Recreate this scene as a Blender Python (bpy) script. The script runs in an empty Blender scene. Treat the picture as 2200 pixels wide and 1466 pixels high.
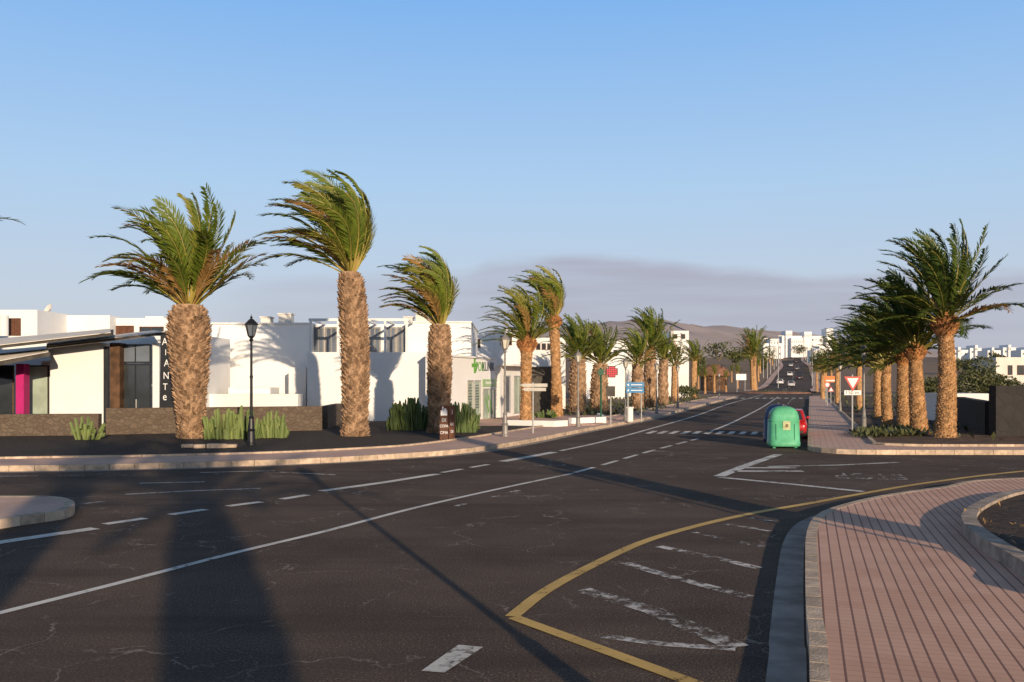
import bpy, bmesh, math, random
from mathutils import Vector, Matrix
R=math.radians; PI=math.pi
V=Vector
sc=bpy.context.scene; col=sc.collection
F=2000.0; H=2.3; HZ=818.0; CX=1100.0
ux,uy=0.3030,0.9530
U=V((ux,uy,0)); N_R=V((uy,-ux,0)); UP=V((0,0,1)); XA=V((1,0,0)); NY=V((0,-1,0))
def G(px,py,z=0.0):
    Y=F*(H-z)/(py-HZ); return V(((px-CX)*Y/F,Y,z))
def Wp(px,py,Y): return V(((px-CX)*Y/F,Y,H-(py-HZ)*Y/F))
def Xp(px,Y): return (px-CX)*Y/F
def Zp(py,Y): return H-(py-HZ)*Y/F

# ------------------------------------------------------------------ mesh helper
def chain_loc(o):
    l=V((0,0,0))
    while o is not None: l+=o.location; o=o.parent
    return l
class MB:
    def __init__(s): s.v=[];s.f=[];s.m=[]
    def add(s,vs,fs,mi=0):
        b=len(s.v); s.v.extend([V(p) for p in vs])
        for f in fs: s.f.append([b+i for i in f]); s.m.append(mi)
        return s
    def obox(s,c,ax,ay,az,sx,sy,sz,mi=0):
        vs=[c+ax*(i*sx/2)+ay*(j*sy/2)+az*(k*sz/2) for k in(-1,1) for j in(-1,1) for i in(-1,1)]
        return s.add(vs,[(0,2,3,1),(4,5,7,6),(0,1,5,4),(2,6,7,3),(0,4,6,2),(1,3,7,5)],mi)
    def box(s,x0,x1,y0,y1,z0,z1,mi=0):
        return s.obox(V(((x0+x1)/2,(y0+y1)/2,(z0+z1)/2)),XA,V((0,1,0)),UP,abs(x1-x0),abs(y1-y0),abs(z1-z0),mi)
    def prism(s,pts,z0,z1,mi=0,bottom=False):
        n=len(pts); vs=[V((p[0],p[1],z0)) for p in pts]+[V((p[0],p[1],z1)) for p in pts]
        fs=[tuple(range(n,2*n))]+[(i,(i+1)%n,n+(i+1)%n,n+i) for i in range(n)]
        if bottom: fs.append(tuple(reversed(range(n))))
        return s.add(vs,fs,mi)
    def sheet(s,pts,z,mi=0): return s.add([V((p[0],p[1],z)) for p in pts],[tuple(range(len(pts)))],mi)
    def tube(s,pts,rs,n=6,mi=0,cap=True):
        rings=[];k=len(pts)
        for i,p in enumerate(pts):
            d=(pts[min(i+1,k-1)]-pts[max(i-1,0)]).normalized()
            a=d.cross(UP if abs(d.z)<.9 else XA).normalized(); b=d.cross(a)
            r=rs[i] if isinstance(rs,(list,tuple)) else rs
            rings.append([p+a*(math.cos(2*PI*j/n)*r)+b*(math.sin(2*PI*j/n)*r) for j in range(n)])
        vs=[q for r_ in rings for q in r_]
        fs=[(i*n+j,i*n+(j+1)%n,(i+1)*n+(j+1)%n,(i+1)*n+j) for i in range(k-1) for j in range(n)]
        if cap: fs+= [tuple(reversed(range(n))),tuple(range((k-1)*n,k*n))]
        return s.add(vs,fs,mi)
    def lathe(s,prof,n=12,c=V((0,0,0)),mi=0,rot=0):
        vs=[c+V((r*math.cos(2*PI*j/n+rot),r*math.sin(2*PI*j/n+rot),z)) for r,z in prof for j in range(n)]
        k=len(prof)
        fs=[(i*n+j,i*n+(j+1)%n,(i+1)*n+(j+1)%n,(i+1)*n+j) for i in range(k-1) for j in range(n)]
        fs+=[tuple(reversed(range(n))),tuple(range((k-1)*n,k*n))]
        return s.add(vs,fs,mi)
    def build(s,name,mats,parent=None,smooth=False,fix=False,bevel=0):
        me=bpy.data.meshes.new(name)
        off=chain_loc(parent) if parent else V((0,0,0))
        me.from_pydata([tuple(p-off) for p in s.v],[],s.f)
        if not isinstance(mats,(list,tuple)): mats=[mats]
        for m in mats: me.materials.append(m)
        me.polygons.foreach_set('material_index',s.m)
        if fix or bevel:
            bm=bmesh.new(); bm.from_mesh(me)
            bmesh.ops.recalc_face_normals(bm,faces=bm.faces)
            if bevel:
                ed=[e for e in bm.edges if len(e.link_faces)==2 and e.calc_face_angle(0)>.6]
                bmesh.ops.bevel(bm,geom=ed,offset=bevel,segments=2,affect='EDGES',profile=.6)
            bm.to_mesh(me); bm.free()
        if smooth:
            me.polygons.foreach_set('use_smooth',[True]*len(me.polygons))
        me.update()
        o=bpy.data.objects.new(name,me); col.objects.link(o)
        if parent: o.parent=parent
        return o
def tag(o,label,cat,group=None):
    o['label']=label; o['category']=cat
    if group: o['group']=group
    return o
def empty(name,loc,label,cat,group=None):
    o=bpy.data.objects.new(name,None); col.objects.link(o); o.location=loc; o.empty_display_size=.2
    return tag(o,label,cat,group)
def struct(o): o['kind']='structure'; return o
def copy_tree(o,parent=None):
    c=o.copy(); col.objects.link(c); c.parent=parent
    for ch in list(o.children): copy_tree(ch,c)
    return c
def cat(pts,n=8):
    P=[pts[0]*2-pts[1]]+list(pts)+[pts[-1]*2-pts[-2]]; out=[]
    for i in range(1,len(P)-2):
        for k in range(n):
            t=k/n; a,b,c,d=P[i-1],P[i],P[i+1],P[i+2]
            out.append(.5*((2*b)+(c-a)*t+(2*a-5*b+4*c-d)*t*t+(3*b-a-3*c+d)*t**3))
    out.append(P[-2]); return out
def flat(p): return V((p.x,p.y,0))
def offs(pts,d):
    out=[];k=len(pts)
    for i in range(k):
        t=flat(pts[min(i+1,k-1)]-pts[max(i-1,0)]).normalized()
        out.append(flat(pts[i])+V((-t.y,t.x,0))*d)
    return out
def resample(pts,step):
    out=[pts[0].copy()];acc=0
    for a,b in zip(pts,pts[1:]):
        L=(b-a).length
        if L<1e-6: continue
        s=step-acc
        while s<=L: out.append(a+(b-a)*(s/L)); s+=step
        acc=(acc+L)%step
    return out
def ribbon(mb,pts,w,z,mi=0):
    l=offs(pts,w/2); r=offs(pts,-w/2); k=len(pts)
    vs=[V((p.x,p.y,z)) for p in l]+[V((p.x,p.y,z)) for p in r]
    mb.add(vs,[(k+i,k+i+1,i+1,i) for i in range(k-1)],mi)
def dashes(mb,pts,w,z,on,off):
    q=resample(pts,.25); a=int(on/.25); b=int(off/.25); i=0
    while i+2<len(q):
        seg=q[i:i+a+1]
        if len(seg)>1: ribbon(mb,seg,w,z)
        i+=a+b
def kerb(mb,pts,w,z0,z1,step=.5,gap=.012):
    q=resample(pts,step); l=offs(q,w); r=offs(q,0)
    for i in range(len(q)-1):
        a,b,c,d=r[i],r[i+1],l[i+1],l[i]
        t=(b-a).normalized()*gap/2; t2=(c-d).normalized()*gap/2
        mb.prism([a+t,b-t,c-t2,d+t2] ,z0,z1)

# ------------------------------------------------------------------ materials
MATS={}
def nodes(name):
    m=bpy.data.materials.new(name); m.use_nodes=True; nt=m.node_tree
    return m,nt,nt.nodes['Principled BSDF']
def N(nt,t,**kw):
    n=nt.nodes.new(t)
    for k,v in kw.items():
        if k.startswith('i_'):
            key=k[2:]; n.inputs[int(key) if key.isdigit() else key.replace('_',' ')].default_value=v
        else: setattr(n,k,v)
    return n
def mixc(nt,fac,a,b):
    n=nt.nodes.new('ShaderNodeMix'); n.data_type='RGBA'
    for sock,val in ((n.inputs[0],fac),(n.inputs[6],a),(n.inputs[7],b)):
        if hasattr(val,'links') or isinstance(val,bpy.types.NodeSocket): nt.links.new(val,sock)
        else: sock.default_value=val if not isinstance(val,tuple) else (val+(1,) if len(val)==3 else val)
    return n.outputs[2]
def mth(nt,op,a,b=None,c=None,clamp=False):
    n=nt.nodes.new('ShaderNodeMath'); n.operation=op; n.use_clamp=clamp
    for i,val in enumerate((a,b,c)):
        if val is None: continue
        if isinstance(val,bpy.types.NodeSocket): nt.links.new(val,n.inputs[i])
        else: n.inputs[i].default_value=val
    return n.outputs[0]
def ramp(nt,src,p0,p1):
    n=N(nt,'ShaderNodeMapRange'); n.interpolation_type='SMOOTHSTEP'
    nt.links.new(src,n.inputs[0]); n.inputs[1].default_value=p0; n.inputs[2].default_value=p1
    return n.outputs[0]
def mat(name,c,rough=.8,var=.2,scale=3.,bump=0.,bscale=30.,c2=None,spec=.3,metal=0.,island=0.,dist=.02):
    if name in MATS: return MATS[name]
    m,nt,p=nodes(name)
    pos=N(nt,'ShaderNodeNewGeometry')
    no=N(nt,'ShaderNodeTexNoise',i_Scale=scale,i_Detail=6.,i_Roughness=.6); nt.links.new(pos.outputs['Position'],no.inputs['Vector'])
    a=tuple(x*(1-var) for x in c); b=c2 or tuple(min(1,x*(1+var)) for x in c)
    f=ramp(nt,no.outputs[0],.3,.7)
    cc=mixc(nt,f,a,b)
    if island:
        g=mth(nt,'MULTIPLY_ADD',pos.outputs['Random Per Island'],island*2,1-island)
        mx=N(nt,'ShaderNodeVectorMath',operation='SCALE'); nt.links.new(cc,mx.inputs[0]); nt.links.new(g,mx.inputs[3]); cc=mx.outputs[0]
    nt.links.new(cc,p.inputs['Base Color'])
    p.inputs['Roughness'].default_value=rough; p.inputs['Metallic'].default_value=metal; p.inputs['Specular IOR Level'].default_value=spec
    if bump:
        n2=N(nt,'ShaderNodeTexNoise',i_Scale=bscale,i_Detail=4.); nt.links.new(pos.outputs['Position'],n2.inputs['Vector'])
        bp=N(nt,'ShaderNodeBump',i_Strength=bump,i_Distance=dist); nt.links.new(n2.outputs[0],bp.inputs['Height']); nt.links.new(bp.outputs[0],p.inputs['Normal'])
    MATS[name]=m; return m
def leaf_mat(name,ca,cb,trans=.3):
    m,nt,p=nodes(name); g=N(nt,'ShaderNodeNewGeometry')
    no=N(nt,'ShaderNodeTexNoise',i_Scale=.9,i_Detail=3.); nt.links.new(g.outputs['Position'],no.inputs['Vector'])
    f=mth(nt,'ADD',mth(nt,'MULTIPLY',g.outputs['Random Per Island'],.5),mth(nt,'MULTIPLY',ramp(nt,no.outputs[0],.3,.7),.5))
    cc=mixc(nt,f,ca,cb); nt.links.new(cc,p.inputs['Base Color'])
    p.inputs['Roughness'].default_value=.5; p.inputs['Specular IOR Level'].default_value=.35
    t=N(nt,'ShaderNodeBsdfTranslucent'); nt.links.new(cc,t.inputs['Color'])
    ms=N(nt,'ShaderNodeMixShader'); ms.inputs[0].default_value=trans
    nt.links.new(p.outputs[0],ms.inputs[1]); nt.links.new(t.outputs[0],ms.inputs[2]); nt.links.new(ms.outputs[0],nt.nodes['Material Output'].inputs['Surface'])
    return m
def asphalt():
    m,nt,p=nodes('asphalt'); g=N(nt,'ShaderNodeNewGeometry'); P=g.outputs['Position']
    big=N(nt,'ShaderNodeTexNoise',i_Scale=.35,i_Detail=6.,i_Roughness=.65); nt.links.new(P,big.inputs['Vector'])
    c=mixc(nt,ramp(nt,big.outputs[0],.32,.68),(.080,.055,.041),(.132,.093,.069))
    fine=N(nt,'ShaderNodeTexNoise',i_Scale=46.,i_Detail=3.); nt.links.new(P,fine.inputs['Vector'])
    c=mixc(nt,ramp(nt,fine.outputs[0],.52,.75),c,(.28,.20,.155))
    c=mixc(nt,mth(nt,'MULTIPLY',ramp(nt,fine.outputs[0],.46,.3),.7),c,(.03,.023,.02))
    mp=N(nt,'ShaderNodeMapping'); mp.inputs['Rotation'].default_value=(0,0,R(40)); mp.inputs['Scale'].default_value=(.1,1.1,1); nt.links.new(P,mp.inputs[0])
    st=N(nt,'ShaderNodeTexNoise',i_Scale=1.,i_Detail=5.); nt.links.new(mp.outputs[0],st.inputs['Vector'])
    c=mixc(nt,mth(nt,'MULTIPLY',ramp(nt,st.outputs[0],.48,.72),.5),c,(.05,.036,.029))
    wn=N(nt,'ShaderNodeTexNoise',i_Scale=1.6,i_Detail=6.); nt.links.new(P,wn.inputs['Vector'])
    wv=N(nt,'ShaderNodeVectorMath',operation='MULTIPLY_ADD'); nt.links.new(wn.outputs[1],wv.inputs[0]); wv.inputs[1].default_value=(1.3,1.3,0); nt.links.new(P,wv.inputs[2])
    vo=N(nt,'ShaderNodeTexVoronoi',feature='DISTANCE_TO_EDGE',i_Scale=.7); nt.links.new(wv.outputs[0],vo.inputs['Vector'])
    line=mth(nt,'LESS_THAN',vo.outputs[0],.008)
    pm=N(nt,'ShaderNodeTexNoise',i_Scale=.5,i_Detail=7.,i_Roughness=.75); nt.links.new(P,pm.inputs['Vector'])
    k=mth(nt,'MULTIPLY',line,mth(nt,'MULTIPLY',ramp(nt,pm.outputs[0],.46,.6),.55))
    c=mixc(nt,k,c,(.38,.30,.25))
    nt.links.new(c,p.inputs['Base Color']); p.inputs['Roughness'].default_value=.9; p.inputs['Specular IOR Level'].default_value=.12
    bp=N(nt,'ShaderNodeBump',i_Strength=1.,i_Distance=.014); nt.links.new(fine.outputs[0],bp.inputs['Height']); nt.links.new(bp.outputs[0],p.inputs['Normal'])
    return m
def worn(name,c,lo=.42,hi=.6,scale=9.):
    m,nt,p=nodes(name); g=N(nt,'ShaderNodeNewGeometry')
    no=N(nt,'ShaderNodeTexNoise',i_Scale=scale,i_Detail=8.,i_Roughness=.75); nt.links.new(g.outputs['Position'],no.inputs['Vector'])
    n2=N(nt,'ShaderNodeTexNoise',i_Scale=1.1,i_Detail=3.); nt.links.new(g.outputs['Position'],n2.inputs['Vector'])
    s=mth(nt,'ADD',mth(nt,'MULTIPLY',no.outputs[0],.7),mth(nt,'MULTIPLY',n2.outputs[0],.3))
    f=ramp(nt,s,lo,hi)
    nt.links.new(mixc(nt,ramp(nt,n2.outputs[0],.3,.7),tuple(x*.75 for x in c),c),p.inputs['Base Color'])
    p.inputs['Roughness'].default_value=.75
    t=N(nt,'ShaderNodeBsdfTransparent'); ms=N(nt,'ShaderNodeMixShader'); nt.links.new(f,ms.inputs[0])
    nt.links.new(t.outputs[0],ms.inputs[1]); nt.links.new(p.outputs[0],ms.inputs[2]); nt.links.new(ms.outputs[0],nt.nodes['Material Output'].inputs['Surface'])
    return m
def paving(name,ca,cb,groove,sz=.125,gw=.17,cw=.08,ang=None,gs=.8,cs=.55):
    m,nt,p=nodes(name); g=N(nt,'ShaderNodeNewGeometry')
    mp=N(nt,'ShaderNodeMapping'); mp.inputs['Rotation'].default_value=(0,0,ang if ang is not None else math.atan2(ux,uy)); nt.links.new(g.outputs['Position'],mp.inputs[0])
    s=N(nt,'ShaderNodeSeparateXYZ'); nt.links.new(mp.outputs[0],s.inputs[0])
    fx=mth(nt,'FRACT',mth(nt,'DIVIDE',s.outputs[0],sz)); fy=mth(nt,'FRACT',mth(nt,'DIVIDE',s.outputs[1],sz))
    gx=mth(nt,'LESS_THAN',fx,gw); gy=mth(nt,'LESS_THAN',fy,cw)
    cell=N(nt,'ShaderNodeTexWhiteNoise'); cm=N(nt,'ShaderNodeCombineXYZ')
    nt.links.new(mth(nt,'FLOOR',mth(nt,'DIVIDE',s.outputs[0],sz*2)),cm.inputs[0]); nt.links.new(mth(nt,'FLOOR',mth(nt,'DIVIDE',s.outputs[1],sz*2)),cm.inputs[1]); nt.links.new(cm.outputs[0],cell.inputs[0])
    no=N(nt,'ShaderNodeTexNoise',i_Scale=1.3,i_Detail=6.); nt.links.new(g.outputs['Position'],no.inputs['Vector'])
    f=mth(nt,'ADD',mth(nt,'MULTIPLY',cell.outputs[0],.4),mth(nt,'MULTIPLY',ramp(nt,no.outputs[0],.3,.7),.6))
    c=mixc(nt,f,ca,cb)
    big=N(nt,'ShaderNodeTexNoise',i_Scale=.5,i_Detail=5.); nt.links.new(g.outputs['Position'],big.inputs['Vector'])
    c=mixc(nt,mth(nt,'MULTIPLY',ramp(nt,big.outputs[0],.5,.75),.3),c,tuple(x*.6 for x in ca))
    c=mixc(nt,mth(nt,'MULTIPLY',gy,cs),c,groove); c=mixc(nt,mth(nt,'MULTIPLY',gx,gs),c,groove)
    nt.links.new(c,p.inputs['Base Color']); p.inputs['Roughness'].default_value=.8
    hgt=mth(nt,'SUBTRACT',1.,mth(nt,'MAXIMUM',gx,mth(nt,'MULTIPLY',gy,.5)))
    bp=N(nt,'ShaderNodeBump',i_Strength=.5,i_Distance=.008); nt.links.new(hgt,bp.inputs['Height']); nt.links.new(bp.outputs[0],p.inputs['Normal'])
    return m
def lava(name,ca,cb,mortar,scale=3.2,flatz=1.5,bs=.9):
    m,nt,p=nodes(name); g=N(nt,'ShaderNodeNewGeometry')
    mp=N(nt,'ShaderNodeMapping'); mp.inputs['Scale'].default_value=(1,1,flatz); nt.links.new(g.outputs['Position'],mp.inputs[0])
    ed=N(nt,'ShaderNodeTexVoronoi',feature='DISTANCE_TO_EDGE',i_Scale=scale); vc=N(nt,'ShaderNodeTexVoronoi',i_Scale=scale)
    nt.links.new(mp.outputs[0],ed.inputs['Vector']); nt.links.new(mp.outputs[0],vc.inputs['Vector'])
    s=N(nt,'ShaderNodeSeparateColor'); nt.links.new(vc.outputs['Color'],s.inputs[0])
    c=mixc(nt,s.outputs[0],ca,cb)
    no=N(nt,'ShaderNodeTexNoise',i_Scale=25.,i_Detail=5.); nt.links.new(g.outputs['Position'],no.inputs['Vector'])
    c=mixc(nt,mth(nt,'MULTIPLY',ramp(nt,no.outputs[0],.45,.7),.5),c,tuple(x*.45 for x in ca))
    c=mixc(nt,mth(nt,'SUBTRACT',1.,ramp(nt,ed.outputs[0],.015,.06)),c,mortar)
    nt.links.new(c,p.inputs['Base Color']); p.inputs['Roughness'].default_value=.95
    h=mth(nt,'ADD',ramp(nt,ed.outputs[0],.0,.15),mth(nt,'MULTIPLY',no.outputs[0],.4))
    bp=N(nt,'ShaderNodeBump',i_Strength=bs,i_Distance=.04); nt.links.new(h,bp.inputs['Height']); nt.links.new(bp.outputs[0],p.inputs['Normal'])
    return m

M_asph=asphalt()
M_white_paint=worn('road_paint_white',(.80,.73,.64),.34,.48)
M_white_mid=worn('road_paint_scuffed',(.76,.70,.62),.38,.52,7.)
M_white_worn=worn('road_paint_worn',(.70,.63,.56),.45,.59,6.)
M_yellow=worn('road_paint_yellow',(.72,.44,.11),.34,.46)
M_pave=paving('terracotta_paving',(.62,.325,.21),(.75,.44,.305),(.16,.065,.045),gw=.15,gs=.85,cw=.1,cs=.3)
M_pave2=paving('terracotta_paving_far',(.62,.38,.28),(.72,.47,.35),(.36,.20,.15),.2,.08,.08)
M_kerb=mat('kerb_stone',(.52,.39,.28),.9,.25,5.,.5,40.,island=.18)
M_kerb_dk=mat('kerb_concrete',(.36,.28,.22),.9,.3,4.,.4,50.,island=.1)
M_gutter=mat('gutter_concrete',(.34,.28,.235),.9,.3,2.,.3,60.)
M_gravel=mat('brown_lava_gravel',(.062,.047,.038),.95,.5,14.,1.,60.,dist=.04)
M_soil=mat('brown_soil',(.13,.08,.053),.95,.45,3.,.8,25.,dist=.05)
M_soild=mat('dark_planter_soil',(.065,.042,.03),.95,.5,6.,1.,30.,dist=.05)
M_earth=mat('dry_earth',(.34,.215,.135),.95,.35,.05,.5,2.,c2=(.24,.16,.10))
M_redearth=mat('red_earth',(.28,.14,.085),.95,.35,.6,.5,8.)
M_mount_haze=mat('mountain',(.52,.41,.36),.95,.1,.004,0)  # aerial haze painted in: brown hill colour paled towards pink
M_mount2_haze=mat('mountain_haze_tinted',(.52,.51,.58),.95,.06,.004,0)  # bluish-grey distance haze put into the far hill's colour
M_wall=mat('white_render',(.82,.80,.77),.85,.03,.8,.08,30.)
M_wall2=mat('white_render_aged',(.77,.745,.71),.85,.07,.6,.08,30.)
M_cream=mat('cream_render',(.70,.64,.56),.85,.07,.6)
M_glass=mat('dark_glass',(.03,.036,.042),.06,.3,.8,spec=.7)
M_glass2=mat('blue_grey_glass',(.12,.14,.17),.08,.25,.8,spec=.7)
M_glassg=mat('pale_green_glass',(.38,.45,.36),.1,.2,1.,spec=.6)
M_black=mat('black_metal',(.012,.012,.014),.45,.2,8.,spec=.5)
M_grey=mat('grey_metal',(.26,.24,.22),.5,.15,8.,metal=.3)
M_lgrey=mat('galvanised_steel',(.48,.46,.43),.5,.12,8.,metal=.3)
M_dkgrey=mat('dark_fascia',(.07,.06,.05),.7,.3,3.)
M_roof=mat('canopy_sheet',(.78,.70,.60),.75,.1,1.5)
M_copper=mat('rusted_panel',(.10,.052,.026),.7,.6,1.6,.2,20.)
M_wood=mat('brown_wood',(.12,.05,.028),.7,.25,6.)
M_magenta=mat('magenta_paint',(.48,.02,.16),.5,.08,3.)
M_signw=mat('sign_white',(.80,.78,.74),.45,.04,3.)
M_red=mat('sign_red',(.55,.03,.02),.4,.06,3.)
M_blue=mat('sign_blue',(.03,.20,.42),.4,.08,3.)
M_orange=mat('sign_orange',(.65,.17,.03),.5,.08,3.)
M_green=mat('sign_green',(.14,.36,.06),.5,.08,3.)
M_pgreen=mat('pale_green_film',(.34,.48,.26),.5,.1,3.)
M_dkgreen=mat('dark_green_metal',(.02,.09,.05),.5,.1,3.)
M_slate=mat('slate_grey_letters',(.06,.07,.09),.5,.08,3.)
M_txtw=mat('white_lettering',(.85,.83,.80),.5,.03,3.)
M_txtb=mat('black_lettering',(.02,.02,.02),.5,.03,3.)
M_bin=mat('green_plastic',(.10,.43,.215),.45,.14,2.5,.05,40.,c2=(.15,.52,.29),spec=.3)
M_bin2=mat('worn_green_plastic',(.07,.34,.18),.5,.15,4.)
M_navy=mat('navy_plastic',(.015,.03,.09),.45,.15,3.)
M_lamp=mat('lamp_glass',(.60,.55,.44),.25,.08,6.,spec=.5)
M_tyre=mat('tyre_rubber',(.015,.015,.015),.85,.2,9.)
M_rim=mat('wheel_rim',(.45,.45,.46),.35,.1,9.,metal=.7)
M_tail=mat('tail_lamp_red',(.45,.01,.01),.25,.1,9.)
M_head=mat('head_lamp_clear',(.7,.7,.68),.2,.1,9.)
M_lava=lava('lava_stone_wall',(.115,.082,.058),(.165,.12,.085),(.12,.088,.063),4.2,1.4,.7)
M_lavad=lava('dark_lava_wall',(.030,.026,.024),(.040,.034,.031),(.028,.025,.023),2.2,1.2,.3)
M_trunk=mat('shaggy_palm_trunk',(.33,.20,.115),.95,.35,3.5,.9,22.,c2=(.47,.30,.18),island=.3,dist=.05)
M_trunko=mat('orange_palm_trunk',(.44,.235,.10),.95,.35,5.,.9,25.,c2=(.56,.32,.15),island=.28,dist=.04)
M_boss=mat('palm_boss',(.44,.20,.075),.9,.4,6.,.9,20.,island=.35,dist=.05)
M_leaf=leaf_mat('palm_leaf',(.070,.115,.013),(.215,.255,.032),.28)
M_leafo=leaf_mat('palm_leaf_olive',(.16,.165,.02),(.29,.275,.05),.28)
M_leafm=leaf_mat('palm_leaf_mid',(.055,.095,.014),(.165,.20,.03),.25)
M_leafd=leaf_mat('palm_leaf_dark',(.030,.062,.012),(.105,.14,.022),.22)
M_rach=leaf_mat('palm_rachis',(.30,.26,.05),(.42,.32,.08),.1)
M_dry=leaf_mat('palm_leaf_dry',(.30,.16,.05),(.44,.27,.09),.2)
M_cact=leaf_mat('cactus_stem',(.10,.145,.04),(.23,.27,.085),.0)
M_cactd=leaf_mat('cactus_stem_dark',(.05,.085,.02),(.13,.17,.04),.0)
M_bush=leaf_mat('shrub_leaf',(.06,.075,.03),(.18,.18,.08),.2)
M_bark=mat('bark',(.16,.11,.075),.95,.3,5.)

# ------------------------------------------------------------------ text
def text(body,size,m,name,parent,pos,r,n,extr=.004,sx=1.,align='CENTER',shear=0.):
    cu=bpy.data.curves.new('lettering','FONT'); cu.body=body; cu.size=size; cu.align_x=align; cu.align_y='CENTER'; cu.extrude=extr; cu.shear=shear
    t=bpy.data.objects.new('tmp',cu); col.objects.link(t); bpy.context.view_layer.update()
    me=bpy.data.meshes.new_from_object(t.evaluated_get(bpy.context.evaluated_depsgraph_get()))
    bpy.data.objects.remove(t)
    u=n.cross(r)
    mt=Matrix(((r.x*sx,u.x,n.x,pos.x),(r.y*sx,u.y,n.y,pos.y),(r.z*sx,u.z,n.z,pos.z),(0,0,0,1)))
    if parent: mt=Matrix.Translation(-chain_loc(parent))@mt
    me.transform(mt); me.materials.clear(); me.materials.append(m); me.name=name
    o=bpy.data.objects.new(name,me); col.objects.link(o)
    if parent: o.parent=parent
    return o

# ------------------------------------------------------------------ world + sun + camera
EL=R(11.5); sd=V((-.330*math.cos(EL),.944*math.cos(EL),-math.sin(EL)))
wd=bpy.data.worlds.new('World'); sc.world=wd; wd.use_nodes=True; nt=wd.node_tree
bg=nt.nodes['Background']; STR=.10; bg.inputs[1].default_value=STR
sky=N(nt,'ShaderNodeTexSky',sky_type='NISHITA'); sky.sun_disc=False; sky.sun_elevation=EL; sky.sun_rotation=R(160.7); sky.air_density=1.; sky.dust_density=1.; sky.ozone_density=1.5
tc=N(nt,'ShaderNodeTexCoord'); sp=N(nt,'ShaderNodeSeparateXYZ'); nt.links.new(tc.outputs['Generated'],sp.inputs[0])
yy=mth(nt,'MAXIMUM',sp.outputs[1],.02)
a=mth(nt,'DIVIDE',sp.outputs[0],yy); e=mth(nt,'DIVIDE',sp.outputs[2],yy)
def acurve(pts,sc_):
    n=N(nt,'ShaderNodeValToRGB'); n.color_ramp.interpolation='EASE'
    nt.links.new(mth(nt,'MULTIPLY_ADD',a,1/1.3,.5),n.inputs[0])
    els=n.color_ramp.elements
    while len(els)<len(pts): els.new(.5)
    for el,(px,val) in zip(els,pts):
        el.position=((px-CX)/F)/1.3+.5; q=val*sc_; el.color=(q,q,q,1)
    return n.outputs[0]
top=mth(nt,'MULTIPLY',acurve([(440,.108),(700,.117),(990,.121),(1050,.133),(1220,.138),(1420,.134),(1570,.122),(1750,.115),(1950,.121),(2250,.120)],5.),.2)
den=acurve([(400,0.),(600,.42),(940,.55),(1060,.75),(1250,.88),(1500,.88),(1760,.82),(2250,.75)],1.)
cv=N(nt,'ShaderNodeCombineXYZ'); nt.links.new(mth(nt,'MULTIPLY',a,9.),cv.inputs[0]); nt.links.new(mth(nt,'MULTIPLY',e,45.),cv.inputs[1])
n1=N(nt,'ShaderNodeTexNoise',i_Scale=1.,i_Detail=6.,i_Roughness=.55); nt.links.new(cv.outputs[0],n1.inputs['Vector'])
edge=mth(nt,'SUBTRACT',mth(nt,'ADD',top,mth(nt,'MULTIPLY',mth(nt,'SUBTRACT',n1.outputs[0],.5),.025)),e)
m1=ramp(nt,edge,-.004,.016)
cv2=N(nt,'ShaderNodeCombineXYZ'); nt.links.new(mth(nt,'MULTIPLY',a,4.),cv2.inputs[0]); nt.links.new(mth(nt,'MULTIPLY',e,50.),cv2.inputs[1])
n2=N(nt,'ShaderNodeTexNoise',i_Scale=1.,i_Detail=5.); nt.links.new(cv2.outputs[0],n2.inputs['Vector'])
body=mth(nt,'MULTIPLY_ADD',ramp(nt,n2.outputs[0],.3,.7),.35,.65)
msk=mth(nt,'MULTIPLY',mth(nt,'MULTIPLY',mth(nt,'MULTIPLY',m1,den),body),mth(nt,'GREATER_THAN',sp.outputs[1],.05))
msk=mth(nt,'MULTIPLY',msk,mth(nt,'MULTIPLY_ADD',ramp(nt,e,.0,.07),.5,.5))
gr=N(nt,'ShaderNodeValToRGB'); nt.links.new(mth(nt,'ABSOLUTE',sp.outputs[2]),gr.inputs[0])
els=gr.color_ramp.elements
gp_=[(0.,(5.9,6.0,6.7)),(.08,(5.7,6.4,7.6)),(.2,(4.5,6.5,9.0)),(.38,(2.3,4.9,9.2)),(.56,(.95,1.6,2.9)),(1.,(.55,.75,1.2))]
while len(els)<len(gp_): els.new(.5)
for el_,(p_,c_) in zip(els,gp_): el_.position=p_; el_.color=(c_[0]/10,c_[1]/10,c_[2]/10,1)
gs=N(nt,'ShaderNodeVectorMath',operation='SCALE'); nt.links.new(gr.outputs[0],gs.inputs[0]); gs.inputs[3].default_value=10.
skc=mixc(nt,.88,sky.outputs[0],gs.outputs[0])
cl=mixc(nt,msk,skc,(4.15,4.2,5.15))
nt.links.new(cl,bg.inputs[0])
sl=bpy.data.lights.new('sun','SUN'); sl.energy=5.; sl.angle=R(.5); sl.color=(1.,.80,.57)
so=bpy.data.objects.new('sun',sl); col.objects.link(so); so.rotation_euler=sd.to_track_quat('-Z','Y').to_euler(); so.location=(20,-50,30)
cd=bpy.data.cameras.new('camera'); cam=bpy.data.objects.new('camera',cd); col.objects.link(cam); sc.camera=cam
cam.location=(0,0,H); cam.rotation_euler=(R(90),0,0); cd.sensor_width=36; cd.lens=36*F/2200; cd.shift_y=(HZ-733)/2200; cd.clip_end=20000; cd.clip_start=.1
sc.view_settings.view_transform='Standard'; sc.view_settings.look='None'; sc.view_settings.exposure=0

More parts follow.
